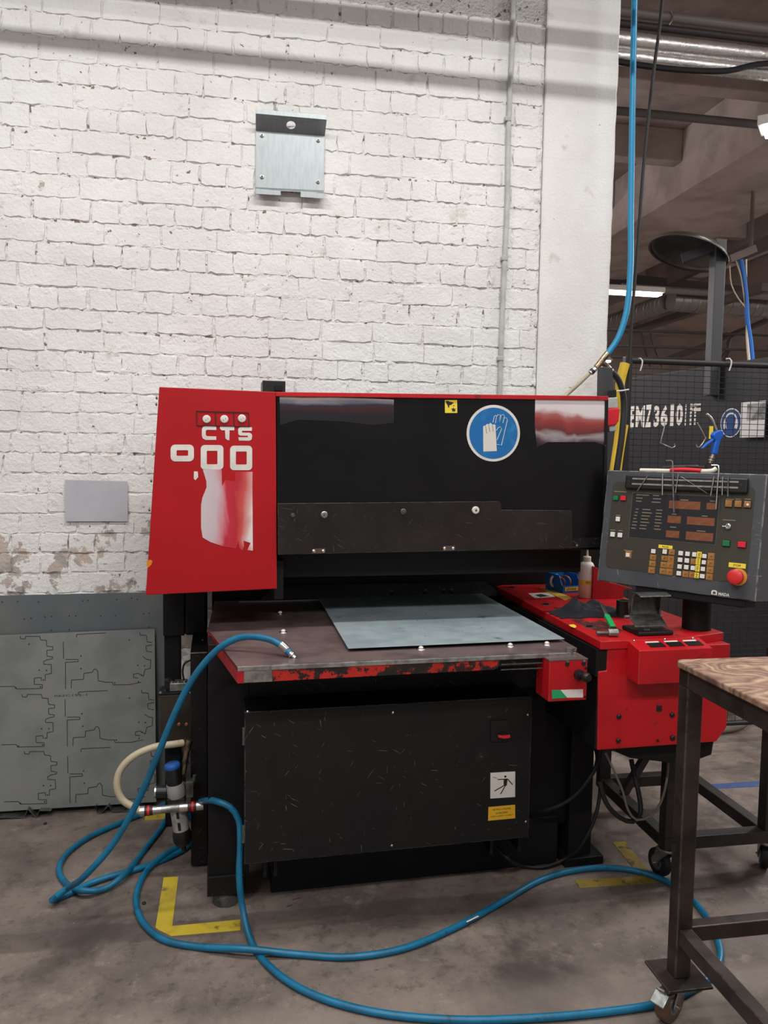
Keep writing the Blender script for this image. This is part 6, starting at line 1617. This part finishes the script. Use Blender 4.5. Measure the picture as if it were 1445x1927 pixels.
# bodies for the unseen strip lamps, the added ones included
for i, (lx, ly, lz, ll, lw_) in enumerate(UNSEEN_LAMPS):
    root = empty('unseen_strip_lamp', (lx, ly, lz-.06), 'unseen white ceiling strip lamp placed for its light', 'lamp', 'ceiling strip lamps')
    build(MB().box(lx-ll/2-.03, lx+ll/2+.03, ly-.1, ly+.1, lz-.06, lz), 'lamp_body', LAMP_BODY, root, bevel=.004)
    for t in (-.5, .5): build(MB().cyl((lx+t,ly,lz), (lx+t,ly,CEIL_Z), .006, 6), 'hanger', LAMP_BODY, root)
# spiral ducts
def spiral_duct(p, q, r, label):
    p, q = V(p), V(q); L_ = (q-p).length; root = empty('spiral_duct', (p+q)/2, label, 'duct', 'spiral ducts')
    n_ = int(L_/.045); mb = MB()
    mb.tube([p+(q-p)*(i/(n_*2)) for i in range(n_*2+1)], r, 18, rfun=None)
    build(mb, 'duct_skin', DUCT, root, smooth=True)
    mb = MB(); d = (q-p).normalized(); t = V((0,0,1)); S = d.cross(t).normalized(); U = S.cross(d)
    turns = int(L_/.11); N_ = turns*14
    mb.tube([p+d*(L_*i/N_)+(S*math.cos(2*math.pi*turns*i/N_)+U*math.sin(2*math.pi*turns*i/N_))*r for i in range(N_+1)], .008, 5)
    build(mb, 'duct_seam', DUCT, root, smooth=True)
YD = 9.2
spiral_duct(at_y(1262,566,YD), at_y(1560,590,YD), .125, 'horizontal spiral duct beyond the dome mirror post')
spiral_duct(at_y(1258,568,YD+.15), at_y(1090,630,12.6), .11, 'slanting spiral duct behind the lit tube lamp')
xp = at_y(1300,545,9.0)
build(MB().cyl(at_y(1170,540,9.0), at_y(1560,566,9.0), .045, 12), 'duct_pipe', PIPE_GREY, None, 'thin grey pipe just above the spiral duct', 'pipe', smooth=True)
# diagonal steel members and cable runs far back
DKB = mat('far_steel', srgb(96,84,80), .7)
for (x0,y0,x1,y1,Y0,Y1,w,h,lab) in ((1262,530,1346,488,9.6,8.4,.10,.10,'slanting steel brace below the dome mirror'),(1195,622,1440,540,11.0,8.2,.10,.09,'long slanting steel bar under the spiral duct'),
                            (1250,678,1345,645,12.5,11.0,.08,.08,'low slanting steel bar far back behind the fence'),(1352,640,1450,600,11.5,10.0,.09,.05,'slanting steel bar right of the mirror post'),(1376,486,1460,450,8.2,7.4,.12,.11,'grey steel bracket right of the dome mirror')):
    build(MB().bar(at_y(x0,y0,Y0), at_y(x1,y1,Y1), w, h), 'roof_brace', DKB, None, lab, 'steel bar', 'steel bars under the far roof')
for (x0,y0,x1,y1,lab) in ((1140,620,1460,632,'dark cable run far back above the fence'),(1140,650,1460,660,'lower dark pipe far back above the fence'),(1150,672,1340,676,'lowest thin pipe far back above the fence')):
    build(MB().cyl(at_y(x0,y0,9.0), at_y(x1,y1,9.0), .016, 8), 'far_cable_run', mat('far_dark', srgb(52,46,45), .7), None, lab, 'cable', 'far cable runs')
rc = random.Random(4)
for i in range(7):
    x0 = 1345+i*5; pts = [at_y(x0+10+rc.uniform(-4,4),626,9.0), at_y(x0+rc.uniform(-9,9),645,9.0), at_y(x0-4+rc.uniform(-6,6),662,9.0), at_y(x0-12+rc.uniform(-3,3),682,9.0), at_y(x0-13,720,9.0)]
    build(MB().tube(pts, .010, 6, .04), 'bundle_cable', RUBBER, None, ('leftmost','second','third','middle','third last','second last','rightmost')[i]+' thin black cable in the tangle right of the mirror post', 'cable', 'black cable tangle right of the mirror post', smooth=True)
for i, (x0, x1, lab) in enumerate(((1196,1223,'thin black cable hanging far back left of the mirror post'),(1214,1246,'slanting black cable far back left of the mirror post'))):
    build(MB().tube([at_y(x0+10,622,9.0), at_y(x0+14,645,9.0), at_y(x1,690,9.0)], .012, 6, .05), 'hanging_cable', RUBBER, None, lab, 'cable', smooth=True)
# blue and white data cables
for i, (pts, m, r, lab) in enumerate((([(1393,489),(1399,520),(1404,560),(1406,600),(1413,650),(1416,686)], mat('blue_cable', srgb(24,92,168), .5), .022, 'thick blue cable dropping to the fence'),
                                      ([(1396,489),(1403,525),(1402,560),(1409,610),(1415,650)], mat('dark_blue_cable', srgb(20,40,92), .5), .014, 'dark blue cable behind the thick blue one'),
                                      ([(1404,488),(1404,540),(1404,580),(1407,640),(1411,684)], CABLE_TIE, .008, 'straight white cable beside the blue cables'),
                                      ([(1384,489),(1394,520),(1402,575),(1405,600),(1404,630),(1408,684)], mat('beige_cable', srgb(170,152,134), .6), .007, 'curved beige cable left of the blue cables'),
                                      ([(1373,500),(1376,535),(1388,560),(1402,578)], mat('beige_cable', srgb(170,152,134), .6), .006, 'short beige cable joining the blue cables'))):
    build(MB().tube([at_y(x, y, 6.8) for x, y in pts], r, 8, .05), 'data_cable', m, None, lab, 'cable', 'cables dropping to the fence', smooth=True)
cbr = at_y(1412,472,6.8)
build(MB().bar(at_y(1372,488,6.8), at_y(1420,468,6.8), .06, .07).cyl((cbr.x,cbr.y,cbr.z), (cbr.x,cbr.y,CEIL_Z), .02, 8), 'cable_bracket', DKB, None, 'steel bracket the blue cables hang from', 'bracket')
